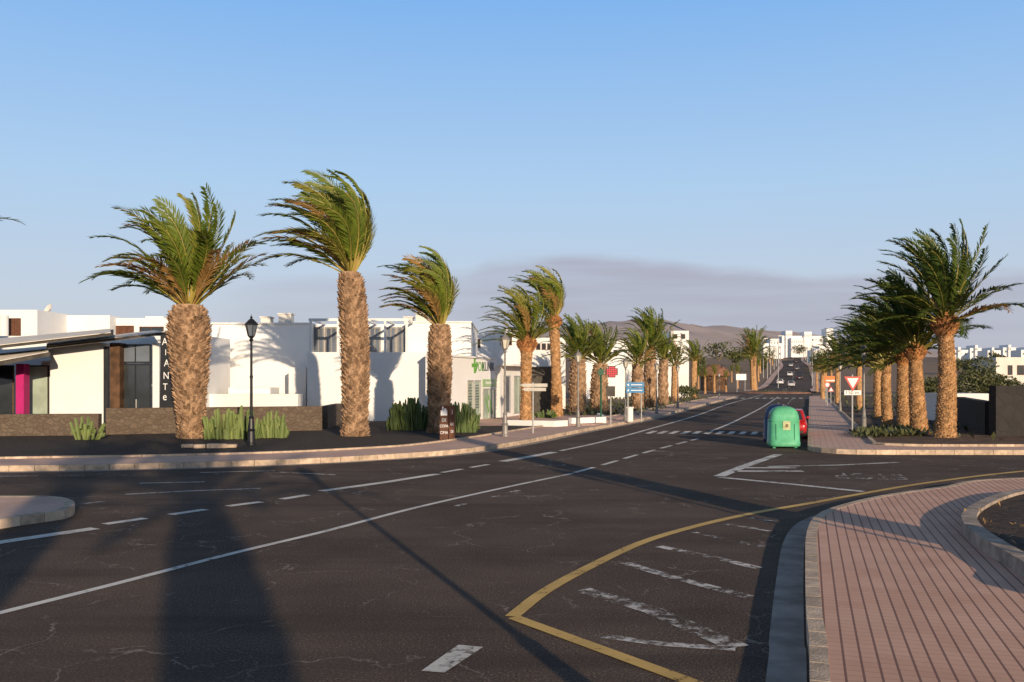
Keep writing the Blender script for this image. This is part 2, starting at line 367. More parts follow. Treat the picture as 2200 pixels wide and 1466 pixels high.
# ------------------------------------------------------------------ ground
def zt(Y):
    if Y<200: return 0.
    if Y<250: return .0208*(Y-200)**2/50.
    if Y<700: return 1.04+(Y-250)*.0415
    return 19.7+(Y-700)*.012 if Y<1500 else 29.3
rg=random.Random(5)
mb=MB(); ys=[-200,-60,0,60,120,180,200,212,225,238,250,300,400,500,600,680,720,800,1000,1500,3000,9000]; xs=[-6000,-2000,-600,-200,-60,0,60,120,200,300,450,700,1200,2500,7000]
for y in ys:
    for x in xs: mb.v.append(V((x,y,zt(y)-.05+(rg.uniform(-1,1.5) if 400<y and abs(x-y*.302)>60 else 0))))
nx=len(xs)
for j in range(len(ys)-1):
    for i in range(nx-1): mb.f.append([j*nx+i,j*nx+i+1,(j+1)*nx+i+1,(j+1)*nx+i]); mb.m.append(0)
struct(mb.build('ground',M_earth,smooth=True))
def mountain(name,prof,Y,D,m):
    mb=MB(); q=cat([V((Xp(px,Y),Zp(py,Y),0)) for px,py in prof],6); n=len(q); K=7
    rr=random.Random(len(prof))
    for k in range(K):
        s=k/(K-1)
        for p in q:
            h=20+(p.y-20)*math.sin(s*PI/2)**1.1
            mb.v.append(V((p.x+rr.uniform(-12,12)*(0 if k in(0,K-1) else 1),Y-D*(1-s),h+(rr.uniform(-5,5) if 0<k<K-1 else 0))))
    for k in range(K-1):
        for i in range(n-1): mb.f.append([k*n+i,k*n+i+1,(k+1)*n+i+1,(k+1)*n+i]); mb.m.append(0)
    struct(mb.build(name,m,smooth=True))
mountain('hills',[(880,790),(980,750),(1060,722),(1140,716),(1230,708),(1325,695),(1390,707),(1480,714),(1560,727),(1610,746),(1680,770),(1760,790)],2600,1500,M_mount_haze)
mountain('hills',[(1500,785),(1640,770),(1800,757),(1950,756),(2050,755),(2200,749),(2400,742),(2600,775)],3600,1800,M_mount2_haze)

# street outlines
LK=cat([V((-70,19,0)),V((-30,20.5,0)),flat(G(0,1001,.15)),flat(G(300,996,.15)),flat(G(640,986,.15)),flat(G(850,975,.15)),flat(G(1000,964,.15)),flat(G(1130,945,.15)),flat(G(1250,922,.15)),flat(G(1400,895,.15)),flat(G(1500,871,.15)),flat(G(1585,851,.15))],8)
def RK(Y): return 9.3+.32*(Y-29.3)
RKl=[V((RK(y),y,0)) for y in (30.6,40,60,90,128)]
corner=[V((9.75,30.0,0)),V((10.0,29.3,0)),V((10.7,28.95,0)),V((12,28.85,0)),V((30,28.6,0)),V((70,28.3,0))]
mb=MB()
ast=[V((-70,-60,0)),V((70,-60,0)),V((70,31,0)),V((RK(31)+1,31,0)),V((RK(128)+1,128,0)),V((RK(158),158,0)),V((42,164,0)),V((LK[-1].x-1,LK[-1].y,0))]
ast+=[p for p in reversed(offs(LK,.5))][1:]
mb.sheet(ast,0.); 
mb.lathe([(0.01,.0),(17.,-.012)],40,V((50,171,-.002)))
struct(mb.build('road',M_asph))
mb=MB()
far=[V((52,180,0)),V((62,212,0)),V((75,250,0)),V((106,350,0)),V((137,450,0)),V((168,560,0)),V((202,667,0)),V((216,700,0)),V((262,800,0)),V((330,950,0))]
far=cat(far,6); l=offs(far,5.5); r=offs(far,-5.5); k=len(far)
mb.add([V((p.x,p.y,zt(q.y)+.12)) for p,q in zip(l,far)]+[V((p.x,p.y,zt(q.y)+.12)) for p,q in zip(r,far)],[(k+i,k+i+1,i+1,i) for i in range(k-1)])
struct(mb.build('road',M_asph))
mb=MB(); q=resample(far,4.)
for i in range(4,len(q)-1,3):
    a_,b_=q[i],q[i+1]; t=(b_-a_).normalized(); n_=V((-t.y,t.x,0))*.12
    mb.add([V((p.x,p.y,zt(p.y)+.17)) for p in (a_-n_,b_-n_,b_+n_,a_+n_)],[(0,1,2,3)])
struct(mb.build('road_marking',M_white_paint))
mb=MB()
for s_ in (5.6,-7.4):
    l=offs(far,s_+1.8); r=offs(far,s_)
    mb.add([V((p.x,p.y,zt(q.y)+.24)) for p,q in zip(l,far)]+[V((p.x,p.y,zt(q.y)+.24)) for p,q in zip(r,far)],[(k+i,k+i+1,i+1,i) for i in range(k-1)])
struct(mb.build('pavement',M_pave2))
# left pavement
inn=offs(LK,2.3)
mb=MB(); mb.prism(offs(LK,.16)+list(reversed(inn)),-.04,.146); struct(mb.build('pavement',M_pave2,fix=True))
mb=MB(); kerb(mb,LK,.15,-.04,.15,.6); kerb(mb,offs(LK,2.3),.14,-.04,.2,.6); struct(mb.build('kerb',M_kerb))
mb=MB(); ribbon(mb,offs(LK,-.2),.32,.004); struct(mb.build('gutter',M_gutter))
idx=max(i for i,p in enumerate(LK) if p.y<47)
bed=offs(LK,2.44)[:idx]
mb=MB(); mb.prism(bed+[V((bed[-1].x-1,49,0)),V((-70,49,0))],-.04,.165); struct(mb.build('gravel_bed',M_gravel,fix=True))
# right pavement block
rb=RKl[::-1]+corner
mb=MB(); o2=offs(rb,.14); far_in=[V((RK(y)+2.2,y,0)) for y in (128,90,60,40,31.2)]+[V((13.2,30.4,0)),V((70,29.9,0))]
mb.prism(o2+far_in[::-1],-.04,.146); struct(mb.build('pavement',M_pave2,fix=True))
mb=MB(); kerb(mb,rb,.14,-.04,.15,.6); kerb(mb,far_in,.13,-.04,.22,.6); struct(mb.build('kerb',M_kerb))
mb=MB(); mb.prism(offs(far_in,.12)+[V((75,60,0)),V((75,128,0))],-.04,.17); struct(mb.build('planting_bed',M_soil,fix=True))
# near pavement
ZS=.18
kp=[G(1740,1466,ZS),G(1733,1330,ZS),G(1730,1210,ZS),G(1734,1140,ZS),G(1757,1104,ZS),G(1815,1082,ZS),G(1900,1063,ZS),G(2020,1046,ZS),G(2200,1026,ZS)]
kp=[flat(p) for p in kp]; kp=[kp[0]-U*40,kp[0]-U*12]+kp+[V((20,21.2,0)),V((60,22,0))]
NK=cat(kp,8)
mb=MB(); mb.prism(offs(NK,-.14)+[V((60,-40,0))],-.04,ZS-.004); struct(mb.build('pavement',M_pave,fix=True))
mb=MB(); kerb(mb,offs(NK,-.0),-.14,-.04,ZS,.45); struct(mb.build('kerb',M_kerb,fix=True))
mb=MB(); ribbon(mb,offs(NK,.17),.3,.004); struct(mb.build('gutter',M_gutter))
pl=[(2330,1046),(2200,1050),(2140,1062),(2092,1082),(2067,1102),(2072,1125),(2110,1155),(2170,1190),(2230,1222),(2330,1262)]
pz=ZS+.16; plw=[flat(G(px,py,pz)) for px,py in pl]
PK=cat([V((14,plw[0].y+.6,0))]+plw+[V((9.5,8.2,0)),V((14,6.,0))],6)
mb=MB(); kerb(mb,PK,.2,ZS-.03,pz,.4,.008); struct(mb.build('kerb',M_kerb_dk,fix=True))
mb=MB(); mb.prism(offs(PK,.19),ZS-.02,pz-.05); struct(mb.build('planting_bed',M_soild,fix=True))
# left traffic island
il=[flat(G(px,py,.15)) for px,py in [(-500,1066),(-200,1066),(60,1065),(125,1067),(156,1075),(160,1085),(140,1096),(60,1107),(0,1116),(-250,1155)]]
IK=cat(il,6)
mb=MB(); kerb(mb,IK,-.16,-.02,.15,.4); struct(mb.build('kerb',M_kerb,fix=True))
mb=MB(); mb.prism(offs(IK,-.14),-.02,.146); struct(mb.build('traffic_island',M_pave2,fix=True))
# roundabout
mb=MB(); mb.lathe([(6.6,-.02),(6.6,.15),(6.2,.18),(3,.32),(.05,.36)],32,V((48,171,0))); struct(mb.build('roundabout_island',M_redearth,smooth=False))

# ------------------------------------------------------------------ markings
def gp(l): return [flat(G(x,y)) for x,y in l]
ZM=.007
mb=MB()
ribbon(mb,cat(gp([(-300,1393),(0,1318),(250,1255),(500,1190),(700,1142),(900,1090),(1100,1045),(1230,1018)]),8),.12,ZM)
dashes(mb,cat(gp([(1235,1016),(1300,998),(1400,969),(1500,943)]),8),.14,ZM,1.5,.75)
cl_=cat(gp([(1520,930),(1580,905),(1640,874),(1672,853)]),8); ribbon(mb,cl_,.16,ZM)
dashes(mb,cat(gp([(225,1127),(370,1106),(500,1087),(600,1074),(685,1060)]),8),.2,ZM,.75,.5)
ribbon(mb,gp([(-200,1203),(0,1166),(205,1136)]),.26,ZM)
ribbon(mb,gp([(690,1056),(820,1038),(940,1019)]),.24,ZM)
dashes(mb,gp([(950,1016),(1075,994)]),.16,ZM,1.,.5)
edge_l=cat(gp([(1080,992),(1190,972),(1300,948),(1400,921),(1500,892),(1570,867),(1640,848)]),8)
ribbon(mb,edge_l[:9],.3,ZM); ribbon(mb,edge_l[9:],.16,ZM)
dashes(mb,cat(gp([(640,984),(800,986),(930,980),(1060,968)]),6),.14,ZM,1.5,.75)
mb.add([V((p.x,p.y,ZM)) for p in gp([(905,1443),(955,1447),(1038,1392),(985,1387)])],[(0,1,2,3)])
dashes(mb,offs([V((RK(y),y,0)) for y in (44,128)],2.0),.1,ZM,4,6)
struct(mb.build('road_marking',M_white_paint))
mb=MB()
ribbon(mb,gp([(1545,1024),(1600,1002),(1672,977)]),.28,ZM); ribbon(mb,gp([(1545,1026),(1700,1041),(1855,1057)]),.2,ZM); ribbon(mb,gp([(1650,1003),(1800,1000),(1930,994)]),.18,ZM)
ribbon(mb,gp([(1575,1013),(1725,1013)]),.3,ZM); ribbon(mb,gp([(1600,1006),(1710,1006)]),.28,ZM+.003)
for s in ([(270,1063),(400,1056),(560,1050)],[(300,1039),(440,1036)],[(430,1016),(590,1012)],[(600,1015),(720,1021)]): ribbon(mb,gp(s),.1,ZM)
struct(mb.build('road_marking',M_white_mid))
mb=MB()
for s in ([(0,1024),(180,1022)],[(1150,1001),(1215,1000)],[(1180,990),(1230,985)],[(160,1085),(225,1078)],[(980,1088),(1015,1080)],[(1040,1073),(1070,1066)],[(1090,1060),(1115,1054)]): ribbon(mb,gp(s),.11,ZM)
for s,w in (([(1250,1268),(1400,1312),(1585,1392)],.25),([(1280,1366),(1420,1385),(1580,1396)],.13),([(1340,1210),(1440,1240),(1610,1284)],.17),([(1415,1175),(1520,1196),(1630,1222)],.16),([(1490,1145),(1640,1176)],.14),([(1560,1127),(1655,1142)],.12),([(1600,1112),(1668,1122)],.1)): ribbon(mb,gp(s),w,ZM)
struct(mb.build('road_marking',M_white_worn))
so_=text('STOP',1.9,M_white_worn,'road_marking',None,G(1868,1023,.007),V((-.97,.24,0)),UP,extr=0.,sx=.36); struct(so_)
mb=MB(); ribbon(mb,cat(gp([(1100,1326),(1170,1272),(1260,1222),(1380,1166),(1500,1130),(1620,1103),(1740,1082),(1860,1060),(2000,1037),(2200,1013),(2500,990)]),8),.15,ZM)
ribbon(mb,gp([(1104,1328),(1480,1466),(1900,1620)]),.15,ZM+.003)
struct(mb.build('road_marking',M_yellow))
mb=MB()
z0=G(1400,929); z1=G(1646,931)
for i in range(11):
    c=z0+(z1-z0)*(i/10); mb.obox(V((c.x,c.y,ZM-.001)),U,N_R,UP,2.1,.24,.002)
z0=V((26.5,122,0)); z1=V((38.5,121,0))
for i in range(14):
    c=z0+(z1-z0)*(i/13); mb.obox(V((c.x,c.y,ZM-.001)),U,N_R,UP,4.5,.45,.002)
struct(mb.build('road_marking',M_white_paint))

# ------------------------------------------------------------------ palms
WIND=V((-1,.15,0)).normalized()
def frond(mb,o,az,el,L,kw,kg,nl,ll,lw,ml,mr,rng,t0=.16,rw=.035):
    d=V((math.cos(az)*math.cos(el),math.sin(az)*math.cos(el),math.sin(el))); s0=V((-math.sin(az),math.cos(az),0))
    n=9; pts=[o.copy()]; ds=[d.copy()]
    for i in range(n):
        t=(i+.5)/n
        d=(d+(WIND*kw+V((0,0,-kg)))*(t*2/n)*(.5+.9*t)).normalized()
        pts.append(pts[-1]+d*(L/n)); ds.append(d.copy())
    mb.tube(pts,[rw*(1-.88*i/n) for i in range(n+1)],3,mr,False)
    for j in range(nl):
        t=t0+(1-t0)*(j+rng.random()*.5)/nl; x=min(t*n,n-.001); i=int(x); fr=x-i
        p=pts[i].lerp(pts[i+1],fr); dd=ds[i].lerp(ds[i+1],fr).normalized()
        s=(s0-dd*s0.dot(dd)).normalized(); nn=dd.cross(s)
        f=min(1,(t-t0+.05)/.2)*(1-.55*max(0,(t-.5)/.5)**1.8)
        for sg in (-1,1):
            ld=(dd*rng.uniform(.74,1.0)+s*(sg*rng.uniform(.44,.66))+nn*rng.uniform(-.06,.28)+WIND*(.14*kw+.04)+V((0,0,-.12))).normalized()
            le=ll*f*rng.uniform(.85,1.1); w=dd*(lw*.5); dr=V((0,0,-.08*le))
            mb.add([p,p+ld*(le*.38)+w,p+ld*le+dr,p+ld*(le*.38)-w],[(0,1,2,3)],ml)
def palm(label,base,top,prof,L,nF,nl,kw,kg,e0,e1,seed,style='shaggy',bulb=0.,lmat=None,group=None,dry=.1,olive=.2,extra=(),windward=50.,nscale=450,lfac=.14,wfac=.028,name='palm_tree'):
    rng=random.Random(seed); root=empty(name,base,label,'palm',group)
    tr=MB(); nz=22; seg=16 if style!='far' else 8
    if style=='far': nz=8
    rng2=rng.random()
    def ax(t): 
        p=base.lerp(top,t); return p+V((math.sin(t*PI)*.04*(top.z-base.z)*(rng2-.5),0,0))
    def rad(t):
        for (a_,ra),(b_,rb_) in zip(prof,prof[1:]):
            if t<=b_: return ra+(rb_-ra)*(t-a_)/(b_-a_)
        return prof[-1][1]
    for k in range(nz+1):
        t=k/nz; c=ax(t); r=rad(t)*(.95 if style!='far' else 1)
        for j in range(seg): 
            rj=r*(1+rng.uniform(-.05,.05)); an=2*PI*j/seg
            tr.v.append(V((c.x+math.cos(an)*rj,c.y+math.sin(an)*rj,c.z)))
    for k in range(nz):
        for j in range(seg): tr.f.append([k*seg+j,k*seg+(j+1)%seg,(k+1)*seg+(j+1)%seg,(k+1)*seg+j]); tr.m.append(0)
    tr.f.append(list(range(nz*seg,nz*seg+seg))); tr.m.append(0)
    hgt=(top-base).length
    if style!='far':
        for i in range(nscale):
            t=(i+.5)/nscale*.985; an=i*2.39996+rng.uniform(-.16,.16); c=ax(t); r=rad(t)
            od=V((math.cos(an),math.sin(an),0)); td=V((-math.sin(an),math.cos(an),0))
            area=2*PI*r*hgt/nscale; w=math.sqrt(area)*(.85 if style=='shaggy' else .95)*rng.uniform(.7,1.25); h=w*(1.2 if style=='shaggy' else .8)
            out=(.075 if style=='shaggy' else .05)*rng.uniform(.3,1.5)*(r/.5)
            p=c+od*(r*.92)
            vs=[p-td*w*.6-UP*h*.5,p+td*w*.6-UP*h*.5,p+od*(r*.08+out)+td*w*.33+UP*h*.5,p+od*(r*.08+out)-td*w*.33+UP*h*.5,p+UP*h*.42+td*w*.3,p+UP*h*.42-td*w*.3]
            tr.add(vs,[(0,1,2,3),(3,2,4,5),(1,4,2),(0,3,5)],0)
    tm=M_trunk if style=='shaggy' or (style=='far' and lmat is None) else M_trunko
    tr.build('trunk',tm,root)
    if bulb:
        bb=MB(); bh=bulb*1.5
        for i in range(110):
            t=(i+.5)/110; an=i*2.39996; r=bulb*math.sin(PI*(.2+.75*t))**.7; c=top+UP*(bh*(t-.6))
            od=V((math.cos(an),math.sin(an),0)); td=V((-math.sin(an),math.cos(an),0)); w=bulb*.34; h=bulb*.4; p=c+od*(r*.8)
            bb.add([p-td*w*.6-UP*h*.5,p+td*w*.6-UP*h*.5,p+od*r*.35+td*w*.3+UP*h*.5,p+od*r*.35-td*w*.3+UP*h*.5,p+UP*h*.4],[(0,1,2,3),(3,2,4),(1,4,2),(0,3,4)])
        bb.lathe([(bulb*.4,-bh*.6),(bulb*.8,-bh*.25),(bulb*.85,.0),(bulb*.5,bh*.35),(.02,bh*.45)],10,top)
        bb.build('crown_base',M_boss,root)
    cr=MB(); dr=MB(); rt=rad(1.)*.5
    for i in range(nF):
        az=i*2.39996+rng.uniform(-.2,.2); q=(i+.5)/nF
        el=R(e0+(e1-e0)*q**1.15+rng.uniform(-6,6))
        ww=-(math.cos(az)*WIND.x+math.sin(az)*WIND.y)
        if ww>0: el=max(el,R(windward*ww+e1*(1-ww)))
        o=top+V((math.cos(az)*rt*(.3+.7*q),math.sin(az)*rt*(.3+.7*q),-.1+.25*(1-q)))
        ln=L*rng.uniform(.84,1.08)*(.82+.18*math.sin(PI*min(1,q+.25)))
        isdry=rng.random()<dry*(.3+1.4*q)
        ml=1 if rng.random()<olive else 0
        frond(dr if isdry else cr,o,az,el,ln,kw*rng.uniform(.75,1.25),kg*rng.uniform(.7,1.3),nl,L*lfac*rng.uniform(.9,1.1),L*wfac,0 if isdry else ml,1 if isdry else 2,rng,t0=.16,rw=.009*L)
    for az,el,ln,kw_,kg_ in extra: frond(cr,top,az,el,ln,kw_,kg_,nl,L*lfac,L*wfac,0,2,rng,rw=.0085*L)
    cr.build('crown',[lmat or M_leaf,M_leafo if lmat is None else M_leaf,M_rach],root)
    if dr.v: dr.build('dry_fronds',[M_dry,M_dry],root)
    return root
def ppx(label,px,pyb,tpx,pyt,wprof,Lpx,zb=.16,**kw):
    Y=F*(H-zb)/(pyb-HZ); s=Y/F
    base=V((Xp(px,Y),Y,zb-.03)); top=V((Xp(tpx,Y),Y,Zp(pyt,Y)))
    b=kw.pop('bulbpx',0)*s/2
    return palm(label,base,top,[(t,w*s/2) for t,w in wprof],Lpx*s,bulb=b,**kw)
GL='palms along the left pavement'; GR='palms along the right pavement'
ppx('stout palm with the thickest shaggy trunk, behind the black lamp by the stone wall',412,942,405,655,[(0,58),(.06,52),(.3,62),(.5,74),(.8,84),(.92,78),(1,54)],248,nF=56,nl=48,kw=.6,kg=.95,e0=82,e1=28,seed=11,dry=.15,olive=.28,windward=48,group=GL,nscale=900)
ppx('tallest wind-bent palm on the left, thick straight trunk in front of the white terrace building',762,937,752,585,[(0,58),(.1,52),(.4,57),(.75,58),(.93,53),(1,42)],242,nF=60,nl=50,kw=1.2,kg=.75,e0=86,e1=30,seed=23,dry=.06,olive=.28,windward=74,group=GL,nscale=950)
ppx('shaggy palm with crown blown left, beside the small brown sign and dark cactus mounds',943,930,945,697,[(0,47),(.1,43),(.5,50),(.85,48),(1,38)],180,nF=54,nl=42,kw=1.35,kg=.78,e0=86,e1=34,seed=35,dry=.1,olive=.28,windward=76,group=GL,nscale=700,wfac=.031)
ppx('slim palm with swollen trunk top, just right of the white arrow sign',1130,907,1132,735,[(0,27),(.3,22),(.8,24),(1,28)],130,nF=52,nl=30,kw=.85,kg=.9,e0=84,e1=18,seed=47,style='ring',bulbpx=42,dry=.1,olive=.28,windward=40,group=GL,nscale=260,wfac=.034)
ppx('tall slim palm rising behind the swollen-topped palm, its fronds swept left',1197,895,1190,688,[(0,25),(.5,20),(1,22)],130,nF=50,nl=30,kw=1.25,kg=.8,e0=86,e1=28,seed=53,style='ring',bulbpx=34,dry=.14,olive=.28,windward=72,group=GL,nscale=260,wfac=.034)
ppx('squat palm with broad trunk, left neighbour of the red cross sign',1240,884,1242,772,[(0,34),(.5,36),(1,28)],98,nF=52,nl=23,kw=.6,kg=.85,e0=86,e1=18,seed=61,dry=.06,group=GL,nscale=160,windward=40,wfac=.044,lmat=M_leafm)
ppx('squat palm with a dark trunk standing right behind the red cross sign',1288,881,1290,782,[(0,36),(.5,36),(1,28)],92,nF=52,nl=23,kw=.6,kg=.85,e0=86,e1=18,seed=67,dry=.08,group=GL,nscale=160,windward=40,wfac=.044,lmat=M_leafm)
ppx('palm with the tallest crown in the clump beyond the blue direction sign',1397,873,1397,752,[(0,28),(.5,26),(1,22)],94,nF=54,nl=23,kw=.55,kg=.9,e0=86,e1=10,seed=71,dry=.06,group=GL,nscale=140,windward=30,wfac=.044,lmat=M_leafm)
ppx('lower palm directly above the blue direction sign, left side of the clump',1370,877,1370,782,[(0,26),(.5,24),(1,22)],80,nF=48,nl=20,kw=.6,kg=.9,e0=84,e1=10,seed=73,dry=.1,group=GL,nscale=120,windward=30,wfac=.05,lmat=M_leafm)
ppx('palm at the right side of the clump beyond the blue direction sign',1426,868,1426,772,[(0,22),(.5,20),(1,18)],70,nF=46,nl=18,kw=.6,kg=.85,e0=84,e1=12,seed=79,dry=.08,group=GL,nscale=100,windward=30,wfac=.052,lmat=M_leafm)
ppx('short palm between the big clump and the last lone palm of the left row',1450,862,1450,787,[(0,18),(.5,16),(1,14)],56,nF=42,nl=15,kw=.6,kg=.85,e0=84,e1=12,seed=83,style='far',group=GL,windward=30,wfac=.06,lmat=M_leafm)
ppx('last lone palm of the left row before the roundabout',1492,856,1492,776,[(0,15),(.5,13),(1,13)],52,nF=42,nl=15,kw=.6,kg=.85,e0=84,e1=12,seed=89,style='far',group=GL,windward=30,wfac=.06,lmat=M_leafm)
ppx('round-headed palm standing by the roundabout at the end of the street',1620,839,1618,766,[(0,16),(.5,14),(1,15)],66,nF=56,nl=16,kw=.1,kg=1.0,e0=84,e1=0,seed=97,style='far',windward=5,wfac=.055,lmat=M_leafm)
ppx('nearest tall palm of the right row with dark crown and orange bulb under it',2030,940,2030,692,[(0,50),(.06,42),(.5,36),(.9,30),(1,30)],216,nF=50,nl=44,kw=.55,kg=.75,e0=86,e1=6,seed=103,style='ring',bulbpx=56,lmat=M_leafd,group=GR,nscale=620,dry=.02,olive=.15,windward=24,wfac=.03)
ppx('second palm of the right row, just left of the tallest one',1976,932,1966,752,[(0,42),(.06,36),(.5,30),(1,25)],192,nF=44,nl=38,kw=.7,kg=.7,e0=84,e1=8,seed=107,style='ring',bulbpx=44,lmat=M_leafd,group=GR,nscale=440,dry=.03,olive=.15,windward=30,wfac=.033)
ppx('third palm of the right row with slim orange trunk',1943,926,1940,768,[(0,34),(.1,28),(1,22)],176,nF=42,nl=34,kw=.7,kg=.75,e0=84,e1=8,seed=109,style='ring',bulbpx=34,lmat=M_leafd,group=GR,nscale=340,dry=.03,olive=.15,windward=30,wfac=.035)
ppx('fourth palm of the right row, trunk close to the third',1907,913,1905,782,[(0,27),(.1,22),(1,18)],158,nF=42,nl=30,kw=.7,kg=.75,e0=84,e1=8,seed=113,style='ring',lmat=M_leafd,group=GR,nscale=240,dry=.03,olive=.15,windward=30,wfac=.038)
ppx('fifth palm of the right row, thin trunk right of the street lantern',1888,900,1886,790,[(0,20),(.1,17),(1,15)],138,nF=42,nl=27,kw=.7,kg=.75,e0=84,e1=10,seed=127,style='ring',lmat=M_leafd,group=GR,nscale=160,dry=.04,windward=30,wfac=.042)
ppx('palm behind the yield sign with low dark crown',1846,880,1846,786,[(0,15),(1,12)],112,nF=44,nl=23,kw=.7,kg=.78,e0=84,e1=10,seed=131,style='far',lmat=M_leafd,group=GR,windward=30,wfac=.045)
ppx('small far palm of the right row above the orange hoarding',1800,866,1800,792,[(0,12),(1,10)],76,nF=44,nl=18,kw=.6,kg=.8,e0=84,e1=10,seed=137,style='far',lmat=M_leafd,group=GR,windward=30,wfac=.052)
ppx('farthest small palm of the right row next to the road',1768,857,1768,800,[(0,10),(1,9)],50,nF=40,nl=15,kw=.6,kg=.8,e0=84,e1=10,seed=139,style='far',lmat=M_leafd,group=GR,windward=30,wfac=.06)
ppx('palm past the left edge with only a frond tip showing in the sky',-150,940,-150,585,[(0,60),(.5,70),(1,54)],235,nF=44,nl=34,kw=1.1,kg=.8,e0=86,e1=34,seed=149,windward=70,group=GL,nscale=200,extra=((R(-4),R(50),4.4,-.3,1.15),))
# palms and lamps behind the camera: their long evening shadows lie on the road
palm('thick palm behind the viewpoint casting the broad trunk shadow on the road',V((4.25,-11.2,.15)),V((4.15,-11.2,6.2)),[(0,.56),(.5,.50),(.85,.48),(1,.34)],4.6,26,36,.3,.75,78,8,151,nscale=150,windward=14)
palm('second palm behind the viewpoint shading the left corner of the road',V((.9,-9.2,.15)),V((.8,-9.2,6.2)),[(0,.46),(1,.4)],3.8,26,30,.4,.8,80,18,157,nscale=100,windward=25)
palm('palm in the near planting bed right of the view casting a diagonal shadow band',V((7.7,7.2,.3)),V((7.6,7.2,6.4)),[(0,.42),(.5,.36),(1,.33)],3.6,40,26,.9,.8,84,24,163,nscale=120,windward=45)

# ------------------------------------------------------------------ street lamps
def make_lamp(m,label,group):
    root=empty('street_lamp',V((0,0,0)),label,'street lamp',group)
    MB().lathe([(.17,0),(.17,.08),(.14,.1),(.125,.5),(.15,.55),(.11,.6),(.085,.95),(.10,1.0),(.06,1.06)],12).build('base',m,root)
    MB().lathe([(.055,1.06),(.05,2.4),(.065,2.42),(.065,2.47),(.048,2.5),(.042,3.72)],10).build('pole',m,root,smooth=False)
    MB().lathe([(.042,3.72),(.09,3.76),(.05,3.82),(.12,3.9),(.12,3.915)],10).build('collar',m,root)
    lf=MB()
    for j in range(6):
        an=j*PI/3; lf.tube([V((.125*math.cos(an),.125*math.sin(an),3.915)),V((.215*math.cos(an),.215*math.sin(an),4.31))],.012,4)
    lan=lf.build('lantern',m,root)
    MB().lathe([(.115,3.918),(.2,4.305)],6).build('lamp_glass',M_lamp if m is not M_black else M_glass2,lan)
    cp=MB().lathe([(.26,4.305),(.25,4.34),(.16,4.43),(.09,4.50),(.05,4.53)],6).build('cap',m,root)
    MB().lathe([(.03,4.53),(.05,4.58),(.015,4.63),(.004,4.70)],8).build('finial',m,cp)
    return root
lampb=make_lamp(M_black,'black lantern post between the stout palm and the pale cactus clump','old style street lanterns')
def put(o,px,pyb,pyt,zb=.15):
    Y=F*(H-zb)/(pyb-HZ); o.location=V((Xp(px,Y),Y,zb)); s=(Zp(pyt,Y)-zb)/4.7; o.scale=(s,s,s)
put(lampb,540,957,675)
lampg=make_lamp(M_grey,'grey lantern post in front of the clinic door','old style street lanterns'); put(lampg,1085,938,711)
for px,pb,pt_,lb in ((1242,917,750,'grey lantern post at the kerb beside the squat palms'),(1344,904,766,'grey lantern post left of the blue direction sign'),(1411,889,776,'slim lantern post in front of the palm clump'),(1456,877,782,'lantern post next to the short palm of the left row'),(1545,858,800,'tiny farthest lantern post on the left pavement'),
    (1856,919,735,'lantern post right of the yield sign'),(1805,886,776,'smaller lantern post above the right walkway, beyond the yield sign')):
    c=copy_tree(lampg); c['label']=lb; put(c,px,pb,pt_)
c=copy_tree(lampb); c['label']='black lantern post beside the viewpoint, seen only by its thin road shadow'; c.location=(2.05,2.7,.17); c.scale=(1,1,1)
c=copy_tree(lampb); c['label']='black lantern post right of the near planting bed, seen only by its shadow'; c.location=(7.9,4.6,.17); c.scale=(.9,.9,.9)
def rlight(b,top,lb,gr_):
    t=empty('road_light',b,lb,'road light',gr_); r_=max(.07,b.y*.00028)
    MB().tube([b,V((b.x,b.y,top))],[r_*1.5,r_],6).build('pole',M_lgrey,t); MB().obox(V((b.x+.7,b.y,top)),XA,V((0,1,0)),UP,1.5,.3,.14).build('lamp_head',M_lgrey,t)
for px,Y,pt_,lb in ((1672,230,722,'tall thin road light left of the far uphill road'),(1640,300,728,'thin distant road light beside the white hill houses'),(1745,240,735,'thin distant road light right of the uphill road')):
    rlight(V((Xp(px,Y),Y,zt(Y))),Zp(pt_,Y),lb,'tall road lights in the distance')
for i,Y in enumerate((290,330,390,440,520,590)):
    for s_ in (-1,1):
        x=.302*Y+s_*8; rlight(V((x,Y,zt(Y))),zt(Y)+9,'one of the many tiny road lights lining the uphill road','tiny road lights lining the uphill road')

# ------------------------------------------------------------------ buildings
def window(parent,c,r,n,w,h,fm=None,gm=None,bars=1,name='window',fw=.06,rows=1):
    fm=fm or M_grey; gm=gm or M_glass; f=MB()
    C=c+r*(w/2)+UP*(h/2)
    for s in(-1,1):
        f.obox(C+r*(s*(w/2-fw/2))+n*.03,r,n,UP,fw,.06,h); f.obox(C+UP*(s*(h/2-fw/2))+n*.03,r,n,UP,w-2*fw,.056,fw)
    for b in range(1,bars): f.obox(c+r*(w*b/bars)+UP*(h/2)+n*.028,r,n,UP,fw*.8,.05,h-2*fw)
    for b in range(1,rows): f.obox(C+UP*(h*(b/rows-.5))+n*.027,r,n,UP,w-2*fw,.046,fw*.7)
    fo=f.build(name,fm,parent)
    g=MB().obox(C+n*.011,r,n,UP,w-.02,.014,h-.02).build('pane',gm,fo)
    return fo
def fblock(mb,px0,px1,pyt,Y,D,zb=-.05): mb.box(Xp(px0,Y),Xp(px1,Y),Y,Y+D,zb,Zp(pyt,Y))
def fwin(parent,px0,px1,py0,py1,Y,**kw):
    return window(parent,V((Xp(px0,Y),Y,Zp(py1,Y))),XA,NY,(px1-px0)*Y/F,(py1-py0)*Y/F,**kw)
